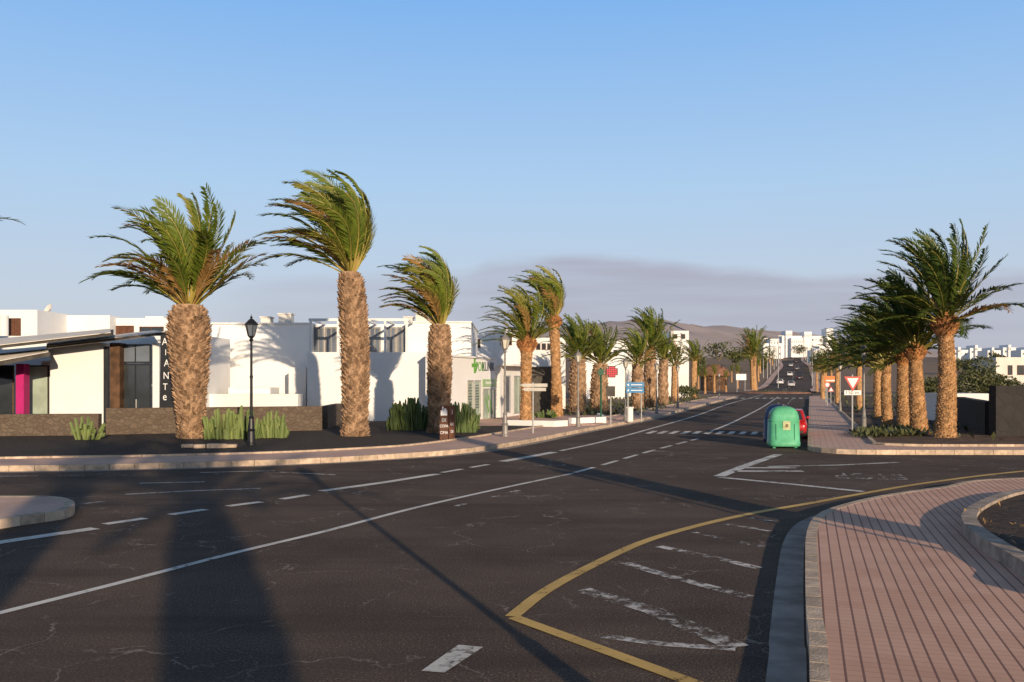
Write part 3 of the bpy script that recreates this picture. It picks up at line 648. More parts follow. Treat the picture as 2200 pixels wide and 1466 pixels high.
# restaurant
Y=42.
rs=empty('restaurant',V((Xp(160,Y),Y,0)),'low white restaurant with slanting canopy roofs and glass doors behind the stone wall','restaurant')
mb=MB(); fblock(mb,108,222,737,Y,5); mb.box(Xp(-160,Y),Xp(365,Y),Y+5.02,Y+9,-.05,Zp(722,Y+5)); mb.box(Xp(60,Y),Xp(107,Y),Y+1.2,Y+4.9,-.05,Zp(775,Y)); mb.build('wall',M_wall,rs,fix=True)
mb=MB(); fblock(mb,236,257,737,Y-.2,.7); mb.build('column',M_copper,rs)
fwin(rs,223,235,745,922,Y+.1,fm=M_black,gm=M_glass)
mb=MB(); fblock(mb,34,51,782,Y-.25,.5); mb.build('column',M_magenta,rs)
mb=MB(); mb.box(Xp(326,Y),Xp(340,Y),Y+.1,Y+.6,-.05,Zp(737,Y)); mb.build('column',M_wall,rs)
w=fwin(rs,258,325,782,922,Y+.3,bars=2,fm=M_black,name='door'); 
MB().obox(V((Xp(289,Y),Y+.2,1.2)),XA,V((0,1,0)),UP,.04,.05,.5).build('handle',M_lgrey,w)
fwin(rs,258,325,740,780,Y+.3,fm=M_black,gm=M_glass2,bars=2)
fwin(rs,56,106,785,920,Y+1.15,fm=M_black,gm=M_glassg,bars=1)
fwin(rs,-80,31,785,920,Y+1.,fm=M_copper,gm=M_glass,bars=3)
def slab(mb,c4,th):
    vs=list(c4)+[p-UP*th for p in c4]; mb.add(vs,[(0,1,2,3),(7,6,5,4),(0,4,5,1),(1,5,6,2),(2,6,7,3),(3,7,4,0)])
mb=MB(); slab(mb,[Wp(100,745,40.8),Wp(362,713,40.8),Wp(330,711,46),Wp(100,738,46)],.11); mb.build('roof',[M_dkgrey],rs,fix=True)
mb=MB(); slab(mb,[Wp(103,745,40.9)+UP*.03,Wp(356,713.5,40.9)+UP*.03,Wp(328,711,45.9)+UP*.03,Wp(103,738,45.9)+UP*.03],.025); mb.build('roof_sheet',M_roof,rs,fix=True)
mb=MB(); slab(mb,[Wp(-160,762,40.),Wp(244,716,40.),Wp(244,708,45),Wp(-160,744,45)],.1); mb.build('roof',M_dkgrey,rs,fix=True)
mb=MB(); slab(mb,[Wp(-160,761,40.1)+UP*.04,Wp(238,716,40.1)+UP*.04,Wp(238,708,44.9)+UP*.04,Wp(-160,743,44.9)+UP*.04],.03); mb.build('roof_sheet',M_roof,rs,fix=True)
mb=MB(); slab(mb,[Wp(-160,808,39.6),Wp(108,757,39.6),Wp(108,751,43),Wp(-160,780,43)],.16); mb.build('canopy',M_dkgrey,rs,fix=True)
mb=MB(); slab(mb,[Wp(-160,806,39.7)+UP*.03,Wp(104,757,39.7)+UP*.03,Wp(104,750.5,42.9)+UP*.03,Wp(-160,778,42.9)+UP*.03],.025); mb.build('canopy_sheet',M_roof,rs,fix=True)
# lettered slab
Y=39.5
sb=empty('sign_board',V((Xp(356,Y),Y,0)),'tall dark leaning board with white vertical lettering beside the restaurant doors','sign')
b0=[Xp(342,Y),Xp(384,Y),Xp(366,Y),Xp(345,Y)]; zz=[0,0,Zp(712,Y),Zp(720,Y)]
mb=MB(); mb.add([V((x,Y,z)) for x,z in zip(b0,zz)]+[V((x,Y+.25,z)) for x,z in zip(b0,zz)],[(0,1,2,3),(7,6,5,4),(0,4,5,1),(1,5,6,2),(2,6,7,3),(3,7,4,0)]); mb.build('board',M_black,sb,fix=True)
for ch,px,py,s in (('A',354,735,.44),('I',356,758,.36),('A',358,781,.42),('N',357,808,.42),('T',355,832,.4),('e',354,853,.46)):
    text(ch,s,M_txtw,'letter',sb,Wp(px,py,Y-.006),XA,NY,sx=.8)
# houses behind on the left
Y=60.
hb=empty('house',V((Xp(0,Y),Y,0)),'white flat-roofed house with brown shutters at the far left','house')
mb=MB(); fblock(mb,-160,80,666,Y,8); mb.build('wall',M_wall,hb); fwin(hb,16,45,684,727,Y,fm=M_wood,gm=M_wood,bars=2)
mb=MB(); mb.lathe([(.28,0),(.28,Zp(678,Y-1))],12,V((Xp(8,Y-1),Y-1,0))); mb.build('column',M_wall2,hb)
hb2=empty('house',V((Xp(160,64),64,0)),'long white flat-roofed house with a satellite dish behind the restaurant','house')
mb=MB(); fblock(mb,81,236,678,64,9); mb.box(Xp(236,64)+.01,Xp(366,64),65,73,-.05,Zp(684,65)); mb.build('wall',M_wall,hb2)
fwin(hb2,242,288,700,722,65,fm=M_wood,gm=M_wood,bars=3); fwin(hb2,300,352,702,752,65,fm=M_wood,gm=M_glass,bars=2)
mb=MB(); mb.box(Xp(300,66),Xp(340,66),67,69,Zp(684,65),Zp(678,66)); mb.build('chimney',M_wall2,hb2)
sdz=V((Xp(106,66),66,Zp(677,64)))
sdish=empty('satellite_dish',sdz,'round satellite dish on the white roof at the left','satellite dish')
mb=MB(); mb.tube([sdz,sdz+UP*.5],.04,6); mb.build('mast',M_lgrey,sdish)
mb=MB(); dv=V((-.5,-.75,.4)).normalized(); s_=dv.cross(UP).normalized(); t_=s_.cross(dv); c0=sdz+UP*.45
for k in range(5):
    rr_=.1+.09*k
    for j in range(16): an=2*PI*j/16; mb.v.append(c0+s_*(math.cos(an)*rr_)+t_*(math.sin(an)*rr_)+dv*(rr_*rr_*.6))
for k in range(4):
    for j in range(16): mb.f.append([k*16+j,k*16+(j+1)%16,(k+1)*16+(j+1)%16,(k+1)*16+j]); mb.m.append(0)
mb.f.append(list(range(16))); mb.m.append(0); mb.build('dish',M_cream,sdish,smooth=True)
# terrace building
tb=empty('terrace_building',V((Xp(740,50),50,0)),'large white flat-roofed building with roof terrace frame and grey windows','building')
mb=MB()
fblock(mb,455,667,697,52,10); mb.box(Xp(660,49),Xp(916,49),49,51.95,-.05,Zp(757,49))
mb.box(Xp(668,52)+.01,Xp(876,53),53,60,-.05,Zp(697,53)); mb.box(Xp(876,52),Xp(1012,52),52,62,-.05,Zp(694,52))
mb.box(Xp(440,47.5),Xp(640,47.5),47.5,48.6,-.05,Zp(847,47.5)); mb.box(Xp(470,47),Xp(590,49.5),48.62,50.5,-.05,Zp(833,49.5))
mb.box(Xp(625,50.5),Xp(661,50.5),50,51.98,-.05,Zp(790,50.5)); 
for k in range(7): mb.box(Xp(590,50.6)+k*.14,Xp(625,50.5)-.004,50.2+.003*k,51.9,(k)*.24+.0,(k+1)*.24)
mb.build('wall',M_wall,tb)
mb=MB(); mb.box(Xp(450,52),Xp(668,52),51.9,62.1,Zp(697,52)+.002,Zp(697,52)+.09); mb.box(Xp(874,52),Xp(1014,52),51.9,62.1,Zp(694,52)+.002,Zp(694,52)+.09); mb.build('roof',M_wall2,tb)
for p0,p1 in ((672,697),(699,725),(793,818),(829,851),(853,875)):
    fwin(tb,p0,p1,703,760,52.95,bars=2,fm=M_grey,gm=M_glass2,fw=.09)
mb=MB(); zt_=Zp(685,49.3)
for px in (668,727,786,828,874): mb.box(Xp(px,49.2)-.06,Xp(px,49.2)+.06,49.1,49.22,Zp(757,49)+.002,zt_-.14)
mb.box(Xp(664,49.2),Xp(730,49.2),49.08,49.26,zt_-.14,zt_); mb.box(Xp(784,49.2),Xp(878,49.2),49.08,49.26,zt_-.14,zt_)
for px in (668,727,786,828,874): mb.box(Xp(px,49.2)-.05,Xp(px,49.2)+.05,49.27,52.9,zt_-.12,zt_-.02)
mb.build('terrace_frame',M_signw,tb)
for p0,p1,pt_,pb_ in ((598,625,676,697),(560,580,683,697),(893,917,675,694),(868,886,683,697)):
    mb=MB(); Yc=55.; mb.box(Xp(p0,Yc),Xp(p1,Yc),Yc,Yc+.8,Zp(pb_,52),Zp(pt_,Yc)); mb.box(Xp(p0-2,Yc),Xp(p1+2,Yc),Yc-.06,Yc+.86,Zp(pt_,Yc)+.002,Zp(pt_,Yc)+.08); mb.build('chimney',M_cream,tb)
# clinic with facade along the road
P2=V((Xp(970,47),47,0)); Lf=6.95
cb=empty('clinic_building',P2,'white single-storey clinic with green and grey lettering on its street side','clinic')
P3=P2+U*Lf; P1=V((Xp(914,47.6),47.6,0)); P4=P3-N_R*7; P5=P1+V((-.5,6,0))
mb=MB(); mb.prism([P1,P2,P3,P4,P5],-.05,3.5); mb.build('wall',M_wall,cb,fix=True)
mb=MB(); mb.prism([P1+V((-.05,-.06,0)),P2+V((.06,-.1,0)),P3+N_R*.08+U*.02,P4,P5],3.502,3.6); mb.build('roof',M_wall2,cb,fix=True)
def ft(px): a_=px-CX; return ((a_)*47-2000*P2.x)/(2000*ux/uy-a_)/uy
def fpos(px,py,out=0.):
    t=ft(px); p=P2+U*t; return V((p.x,p.y,Zp(py,p.y)))+N_R*out
def facwin(px0,px1,py0,py1,**kw):
    a_=fpos(px0,py1); t0,t1=ft(px0),ft(px1); ztop=fpos(px0,py0).z
    return window(cb,a_,U,N_R,t1-t0,ztop-a_.z,**kw)
facwin(1003,1016,817,898,fm=M_lgrey,gm=M_glassg); facwin(1018,1031,817,897,fm=M_lgrey,gm=M_glassg)
for q0,q1 in ((1005,1014),(1020,1029)):
    p0_=fpos((q0+q1)/2,848,.02); mb=MB()
    for k in range(9): mb.obox(p0_+UP*(.5-.15*k),U,N_R,UP,(ft(q1)-ft(q0))*(.9 if k%3 else .6),.008,.05)
    mb.build('window_print',M_slate,cb)
dw=facwin(1036,1063,835,903,fm=M_lgrey,gm=M_glassg,bars=2,name='door')
p=fpos(1049,870,.03); MB().obox(p+U*.3,(U*.8+UP*.6).normalized(),N_R,(UP*.8-U*.6).normalized(),.12,.02,1.3).obox(p-U*.25,(U*.8+UP*.6).normalized(),N_R,(UP*.8-U*.6).normalized(),.12,.021,1.).build('door_graphic',M_green,dw)
a0=fpos(1036,831,.03); wdt=ft(1064)-ft(1036)
MB().obox(a0+U*(wdt/2)+UP*.2,U,N_R,UP,wdt,.05,.42).build('door_sign',M_pgreen,cb)
text('CENTRO MEDICO',.2,M_txtw,'lettering',cb,a0+U*(wdt/2)+UP*.2+N_R*.028,U,N_R,sx=.9)
text('POLI',.72,M_green,'lettering',cb,fpos(1031.5,789,.012),U,N_R,extr=.008,sx=.95)
text('KLINIK',.72,M_slate,'lettering',cb,fpos(1049,789,.012),U,N_R,extr=.008,sx=.95)
p=fpos(1019,786,.02); MB().obox(p,U,N_R,UP,.2,.03,.8).obox(p+UP*.02,U,N_R,UP,.85,.024,.2).obox(p+U*.25-UP*.2,(U+UP).normalized(),N_R,(UP-U).normalized(),.42,.02,.14).build('logo',M_green,cb)
mb=MB(); mb.box(P1.x+.15,P1.x+.75,47.40,47.43,.95,2.6); mb.build('notice_panel',M_glassg,cb)
# shop next door
s0=P3+N_R*.25; s1=P3+N_R*.25+U*4.9
sh=empty('shop',s0,'small white shop with wide glazed windows right of the clinic','shop')
mb=MB(); mb.prism([s0+U*.01,s1,s1-N_R*6,s0+U*.01-N_R*6],-.05,3.15); mb.build('wall',M_wall2,sh,fix=True)
window(sh,s0+U*.6+UP*.4,U,N_R,1.3,2.2,fm=M_lgrey,gm=M_glass2); window(sh,s0+U*2.6+UP*.3,U,N_R,1.9,2.3,fm=M_lgrey,gm=M_glassg,bars=2)
mb=MB(); mb.obox(s0+U*2.4+N_R*.35+UP*3.2,U,N_R,UP,4.9,.9,.1); mb.build('canopy',M_wall2,sh)
# buildings behind
def block(label,parts,Y,wins=(),m=None,name='house',D=8,catg='house',group=None,fm=None,gm=None):
    x=sum(p[0]+p[1] for p in parts)/2/len(parts); o=empty(name,V((Xp(x,Y),Y,zt(Y))),label,catg,group)
    for i,(p0,p1,pt_) in enumerate(parts):
        mb=MB(); Yi=Y+i*.02; fblock(mb,p0,p1,pt_,Yi,D,zt(Y)-1); mb.build('wall',m or M_wall,o)
    for p0,p1,a_,b_ in wins: 
        fwin(o,p0,p1,a_,b_,Y,fm=fm or M_wood,gm=gm or M_glass)
    return o
block('white house corner between the terrace building and the slim palms',[(1014,1062,715),(1062.2,1112,708)],66,[(1020,1032,728,748),(1075,1100,722,742)])
block('grey-white hall with a row of small windows behind the slim palms',[(1112,1215,726)],78,[(1140+i*12,1149+i*12,738,752) for i in range(5)],m=M_wall2,catg='building')
block('dark open carport below the grey-white hall',[(1122,1200,788)],70,[],m=M_dkgrey,name='carport',catg='carport',D=4)
block('long white building seen between the squat palms',[(1255,1345,742),(1300,1345.5,732)],120,[(1262+i*14,1270+i*14,752,766) for i in range(5)])
block('white two-storey building behind the palm clump',[(1345,1480,735),(1440,1480,711)],130,[(1350+i*13,1357+i*13,745,758) for i in range(9)]+[(1446,1455,718,728),(1463,1472,718,728)],m=M_wall2)
Yd=210.; dpz=V((Xp(1534,Yd),Yd,zt(Yd)))
dp=empty('pavilion',dpz,'low pavilion with rust red domed roof beyond the left palms','pavilion')
M_dome=mat('dome_terracotta',(.24,.11,.075),.9,.25,.5)
MB().lathe([(3.0,0),(3.0,3.3)],20,dpz).build('wall',M_copper,dp); MB().lathe([(3.7,3.302),(3.6,3.8),(3.,4.8),(1.8,5.6),(.6,6.0),(.05,6.1)],24,dpz).build('roof',M_dome,dp,smooth=True)
# hilltop houses
rg=random.Random(77)
def hill(label,Y,pts,nw,group='white houses on the far hill'):
    x=sum(p[0]+p[1] for p in pts)/2/len(pts); o=empty('hill_house',V((Xp(x,Y),Y,zt(Y))),label,'house',group)
    for i,(p0,p1,pt_) in enumerate(pts):
        Yi=Y-i*1.5; mb=MB(); fblock(mb,p0,p1,pt_,Yi,12,zt(Y)-3); mb.build('wall',M_wall,o)
        for rw_ in range(2 if p1-p0>30 else 1):
            for k in range(nw):
                a_=p0+(p1-p0)*(k+.3)/nw; b_=a_+(p1-p0)*.34/nw; fwin(o,a_,b_,pt_+6+rw_*14,pt_+11+rw_*14,Yi,fm=M_grey,gm=M_glass2,fw=.2)
hill('large white hotel-like block with turrets at the top of the far road',720,[(1680,1792,722),(1688,1702,711),(1728,1744,713),(1776,1790,706),(1700,1726,726)],6)
hill('white house left of the turreted block on the far hill',640,[(1640,1682,738),(1655,1674,728)],3)
hill('white low house just right of the uphill road',520,[(1748,1800,752),(1760,1780,744)],3)
for i,(p0,p1,pt_,Yh) in enumerate(((2048,2080,752,560),(2084,2118,748,600),(2122,2150,753,540),(2155,2190,747,620),(2194,2230,752,560))):
    hill(['first distant white cottage from the left behind the grey-green shrub','second distant white cottage behind the grey-green shrub, slightly taller','middle distant white cottage above the grey-green shrub','fourth distant white cottage right of the shrub top','distant white cottage cut by the right frame edge'][i],Yh,[(p0,p1,pt_),((p0*2+p1)/3,(p0+p1)/2,pt_-6)],3)
block('long cream house with dark door openings behind the big shrub',[(2140,2300,768)],150,[(2165,2175,785,806),(2185,2200,785,806)],m=M_cream)
block('low white wall behind the right palms',[(2040,2135,846)],48,[],name='garden_wall',D=3,m=M_wall2)  # a low white wall, drawn as a plain block

# ------------------------------------------------------------------ walls
def wall_obj(label,pts,z0,z1,th,m,name='stone_wall'):
    l=offs(pts,th/2); r=offs(pts,-th/2)
    o=MB().prism(r+l[::-1],z0,z1).build(name,m,None,fix=True); return tag(o,label,'wall')
wa=[V((Xp(-250,35.5),35.5,0)),V((Xp(215,36.5),36.5,0))]; wall_obj('brown lava stone wall at the left in front of the restaurant',wa,.1,1.0,.45,M_lava)
wb=[V((Xp(223,36.8),37.0,0)),V((Xp(688,40.),40.2,0))]; wall_obj('lava stone wall section behind the stout palm and cactus clump',wb,.1,1.2,.45,M_lava)
wc=[V((Xp(690,41),41.4,0)),V((Xp(690,41)-.3,47.,0))]; wall_obj('short end of the lava wall running back toward the white building',wc,.1,1.15,.4,M_lava)
wall_obj('dark lava block wall at the right frame edge',[V((Xp(2132,36),36,0)),V((Xp(2500,36),36.3,0))],.1,Zp(829,36),.5,M_lavad)
wall_obj('lower dark lava wall running back behind the right palms',[V((Xp(2131,36.6),36.7,0)),V((Xp(2046,52),52,0))],.1,Zp(862,38),.4,M_lavad)
wall_obj('low white garden wall curving beside the clinic forecourt',[V((Xp(1090,45),44.5,0)),V((Xp(1190,44),43.5,0)),V((Xp(1215,44.5),44.2,0))],.1,.42,.22,M_wall,'low_wall')
wall_obj('second low white wall around the palm bed beyond the clinic',[V((Xp(1225,46),46,0)),V((Xp(1300,47),47.5,0)),V((Xp(1290,52),53,0))],.1,.45,.22,M_wall,'low_wall')
mb=MB(); mb.prism([P2+V((-1,-3.2,0)),V((4.,45.,0)),V((7,56,0)),P3+U*5],.1,.172); struct(mb.build('forecourt',M_pave2,fix=True))

# ------------------------------------------------------------------ plants
def cactus(label,px,py,wpx,hpx,n,m,seed,group=None,lean=.18,r=.05):
    rng=random.Random(seed); b=G(px,py,.165); s=b.y/F; o=empty('cactus_clump',b,label,'cactus',group); mb=MB()
    for i in range(n):
        a_=rng.uniform(-1,1); dd=rng.uniform(-.6,.6); x=a_*wpx*s/2; yv=dd*wpx*s/2*.6
        h=hpx*s*(1-.45*abs(a_)**2)*rng.uniform(.45,1.05)
        p=b+V((x*.88,yv,0)); d=V((a_*lean+rng.uniform(-.14,.14),rng.uniform(-.15,.15),1))
        rr_=r*rng.uniform(.7,1.2)
        mb.tube([p,p+d*h*.25+V((0,0,0)),p+d*h*.5+V((rng.uniform(-.03,.03),0,0)),p+V((d.x*h*.9,d.y*h*.9,h*.95)),p+V((d.x*h*.92,d.y*h*.92,h))],[rr_*.9,rr_,rr_*1.1,rr_*.95,rr_*.4],5)
        if rng.random()<.6:
            q=p+d*h*rng.uniform(.2,.6); e_=V((rng.uniform(-.15,.15),rng.uniform(-.12,.12),0)); 
            mb.tube([q,q+e_+UP*.06,q+e_*1.2+UP*h*.35],[rr_*.6,rr_*.9,rr_*.5],5)
    mb.build('stems',m,o); return o
cactus('pale green upright cactus clump right of the stout palm',500,943,120,72,70,M_cact,1,r=.07)
cactus('pale cactus tufts between the black lantern post and the wall end',585,941,62,58,30,M_cact,2,r=.065)
cactus('small sparse cactus plant at the left end of the gravel bed',185,945,55,50,12,M_cact,3,lean=.5,r=.06)
cactus('dark green cactus mound left of the third palm',878,924,98,68,150,M_cactd,4)
cactus('dark green cactus mound right of the small brown sign',985,929,86,66,130,M_cactd,5)
cactus('low spiky plant beside the palm bed beyond the clinic',1165,898,60,20,40,M_cactd,6,lean=.6)
def leafcloud(mb,c,rx,ry,rz,n,sz,rng,mi=0):
    lobes=[V((rng.uniform(-.6,.6)*rx,rng.uniform(-.6,.6)*ry,rng.uniform(-.5,.6)*rz)) for _ in range(9)]
    for i in range(n):
        lo=rng.choice(lobes); d=V((rng.gauss(0,1),rng.gauss(0,1),rng.gauss(0,1))).normalized()*rng.uniform(.6,1.)**.5*.5
        p=c+lo+V((d.x*rx,d.y*ry,d.z*rz))
        a_=V((rng.uniform(-1,1),rng.uniform(-1,1),rng.uniform(-.6,1))).normalized(); b_=a_.cross(V((rng.uniform(-1,1),rng.uniform(-1,1),rng.uniform(-1,1)))).normalized()
        s=sz*rng.uniform(.6,1.3); mb.add([p,p+a_*s*.5+b_*s*.25,p+a_*s,p+a_*s*.5-b_*s*.25],[(0,1,2,3)],mi)
def shrub(label,px,Y,pyt,pyb,wpx,n,sz,seed,catg='shrub',name='shrub',group=None,m=None):
    rng=random.Random(seed); zb=Zp(pyb,Y); s=Y/F; b=V((Xp(px,Y),Y,zb)); o=empty(name,b,label,catg,group)
    h=(pyb-pyt)*s; mb=MB(); leafcloud(mb,b+UP*h*.52,wpx*s/2*.95,wpx*s/2*.7,h*.5,n,sz,rng); mb.build('crown',m or M_bush,o)
    mb=MB()
    for k in range(4): mb.tube([b-UP*.2,b+V((rng.uniform(-.3,.3)*h,rng.uniform(-.2,.2)*h,h*.6))],[.06*h/2,.02*h/2],5)
    mb.build('trunk',M_bark,o)
    return o
shrub('big grey-green shrub behind the dark lava wall on the right',2115,62,771,868,150,6500,.2,31)
shrub('dark shrub at the foot of the right palm row',2010,58,812,880,70,1800,.2,32)
shrub('low green shrub between the left palms and the roundabout',1470,110,832,858,70,900,.3,33)
GT='small dark trees on the far slope'
for i,(px,Y,pt_,pb_,w) in enumerate(((1545,420,738,775,70),(1600,450,745,775,50),(1575,380,748,785,40),(1505,300,765,800,36),(1640,360,772,795,20),(1760,420,765,790,40),(1718,690,742,762,34),(1790,330,770,800,36),(2060,330,775,800,60),(2140,400,760,785,50))):
    shrub(['dark tree mass right of the pavilion on the slope','dark round tree further up the slope','wide low dark tree on the slope over the pavilion','short dark tree left of the pavilion','small tree at the left verge of the uphill road','dark tree right of the uphill road bend','dark tree in front of the turreted hilltop block','dark tree beyond the far end of the right palm row','dark tree below the distant cottages, left','dark tree below the distant cottages, right'][i],px,Y,pt_,pb_,w,500,1.2,40+i,'tree','tree',GT,M_bush)
farp=palm('tiny distant palm on the dry ground near the roundabout',V((0,0,0)),V((0,0,4.2)),[(0,.3),(1,.22)],2.6,34,11,.3,.9,84,5,201,style='far',windward=30,wfac=.07,group='tiny palms near the roundabout',lmat=M_leafm)
fp=[(1560,190),(1585,230),(1535,175),(1515,165),(1755,190),(1768,240),(1572,270),(1772,210),(1545,220),(1500,190)]
for i,(px,Y) in enumerate(fp):
    o=farp if i==0 else copy_tree(farp); o.location=V((Xp(px,Y),Y,zt(Y)-.05)); s=.7+.35*((i*37)%10)/10; o.scale=(s,s,s); o.rotation_euler=(0,0,i*1.1*.2)
for i,Y in enumerate((280,315,350,400,460,530,600)):
    for s_ in (-1,1):
        o=copy_tree(farp); o['label']='one of the tiny palms lining the uphill road'; o['group']='tiny palms lining the uphill road'
        o.location=V((.302*Y+s_*(12+(i*7)%4),Y+s_*6,zt(Y+s_*6)-.05)); k_=1.1+.3*((i*3)%4)/4; o.scale=(k_,k_,k_); o.rotation_euler=(0,0,.3*i)
def cover(name,poly,n,sz,m,seed,z,label):
    rng=random.Random(seed); mb=MB()
    for i in range(n):
        t=rng.random(); a_=poly[0].lerp(poly[1],t).lerp(poly[3].lerp(poly[2],t),rng.random())
        c_=V((a_.x,a_.y,z))
        for k in range(3):
            p=c_+V((rng.gauss(0,sz*.5),rng.gauss(0,sz*.5),0)); d=V((rng.uniform(-1,1),rng.uniform(-1,1),rng.uniform(.2,1.))).normalized(); w=d.cross(UP).normalized(); s=sz*rng.uniform(.5,1.4)
            mb.add([p,p+d*s*.5+w*s*.2,p+d*s,p+d*s*.5-w*s*.2],[(0,1,2,3)])
    o=mb.build(name,m); o['kind']='stuff'; o['label']=label; o['category']='ground cover'; return o
cover('low_plants',gp([(1845,951),(1990,946),(1960,934),(1850,936)]),500,.28,M_bush,51,.17,'low green plants at the foot of the right palms')
cover('dry_litter',[V((6.,11.5,0)),V((12,9.,0)),V((12,15,0)),V((7.,15,0))],60,.08,M_dry,52,pz-.045,'dry leaf litter in the near planting bed')
cover('dry_grass',[V((43,166,0)),V((53,165,0)),V((53,174,0)),V((43,175,0))],70,.35,M_bush,53,.25,'low plants on the red roundabout island')
cover('dry_scrub',[V((2,58,0)),V((8.5,58,0)),V((30,135,0)),V((10,135,0))],700,.4,M_bush,54,-.05,'low dry scrub on the earth between the left palms')
cover('dry_scrub',[V((30,34,0)),V((14,33,0)),V((42,125,0)),V((70,125,0))],700,.35,M_bush,55,.17,'low dry scrub among the right palms')
rb_=MB(); c0=G(452,962,.17); rng=random.Random(8)
for k in range(5): rb_.obox(c0+V((k*.35-.7+rng.uniform(-.1,.1),rng.uniform(-.1,.1),.05)),V((.97,.2,0)).normalized(),V((-.2,.97,0)).normalized(),UP,.36,.3,rng.uniform(.1,.2))
tag(rb_.build('stone_edging',M_kerb,bevel=.03),'pale flat stones in the gravel below the stout palm','stones')

# ------------------------------------------------------------------ recycling containers
def sring(hx,hy,z,n=28,ex=4.2):
    out=[]
    for j in range(n):
        an=2*PI*j/n; c_,s_=math.cos(an),math.sin(an)
        out.append(V((math.copysign(abs(c_)**(2/ex),c_)*hx,math.copysign(abs(s_)**(2/ex),s_)*hy,z)))
    return out
def loft(mb,rings,mi=0,caps=True):
    n=len(rings[0]); k=len(rings)
    fs=[(i*n+j,i*n+(j+1)%n,(i+1)*n+(j+1)%n,(i+1)*n+j) for i in range(k-1) for j in range(n)]
    if caps: fs+=[tuple(reversed(range(n))),tuple(range((k-1)*n,k*n))]
    mb.add([p for r_ in rings for p in r_],fs,mi)
def igloo(loc,label,m,m2,emblem,rz):
    o=empty('recycling_container',V((0,0,0)),label,'recycling container')
    mb=MB(); loft(mb,[sring(.5,.47,.06),sring(.53,.5,.09),sring(.535,.505,.2),sring(.52,.49,.22),sring(.50,.475,.92)]); mb.build('body',m,o,smooth=True)
    mb=MB(); loft(mb,[sring(.512,.485,.921),sring(.515,.487,.945),sring(.497,.472,.955),sring(.48,.455,1.1),sring(.435,.415,1.24),sring(.34,.33,1.35),sring(.2,.2,1.41),sring(.03,.03,1.425)]); mb.build('lid',m,o,smooth=True)
    for sx in (-1,1):
        for sy in (-1,1): MB().lathe([(.06,0),(.06,.07)],8,V((sx*.36,sy*.34,0))).build('foot',m2,o)
    mb=MB(); mb.lathe([(.015,1.42),(.02,1.44),(.06,1.46),(.015,1.49)],8); mb.build('lifting_ring',M_grey,o)
    for sx in(-1,1):
        q=V((sx*.482,-.02,1.06)); mb=MB()
        mb.obox(q,V((0,1,0)),V((-.2*sx,0,1)).normalized(),V((sx,0,.2)).normalized(),.24,.16,.03); mb.build('opening',M_black,o,bevel=.008)
    if emblem:
        mb=MB(); mb.obox(V((.04,-.492,.78)),XA,V((0,1,0)),UP,.24,.008,.3); e_=mb.build('sticker',mat('sticker_faded',(.46,.48,.26),.6,.3,12.),o)
        mb=MB(); n=14; mb.add([V((.04+.055*math.cos(2*PI*j/n),-.4985,.78+.055*math.sin(2*PI*j/n))) for j in range(n)],[tuple(range(n))]); mb.build('emblem',mat('emblem_brown',(.22,.15,.07),.7,.3,9.),e_)
        mb=MB()
        for x in (-.3,.3): mb.obox(V((x,-.489,.56)),XA,V((0,1,0)),UP,.018,.02,.55)
        mb.build('rib',m2,o)
    o.location=loc; o.rotation_euler=(0,0,rz)
    return o
igloo(G(1683,962),'mint green dome-topped recycling container by the kerb',M_bin,M_bin2,True,R(-8))
igloo(V((Xp(1672,34.3),34.3,0)),'navy recycling container hidden behind the green one',M_navy,M_black,False,R(-12))

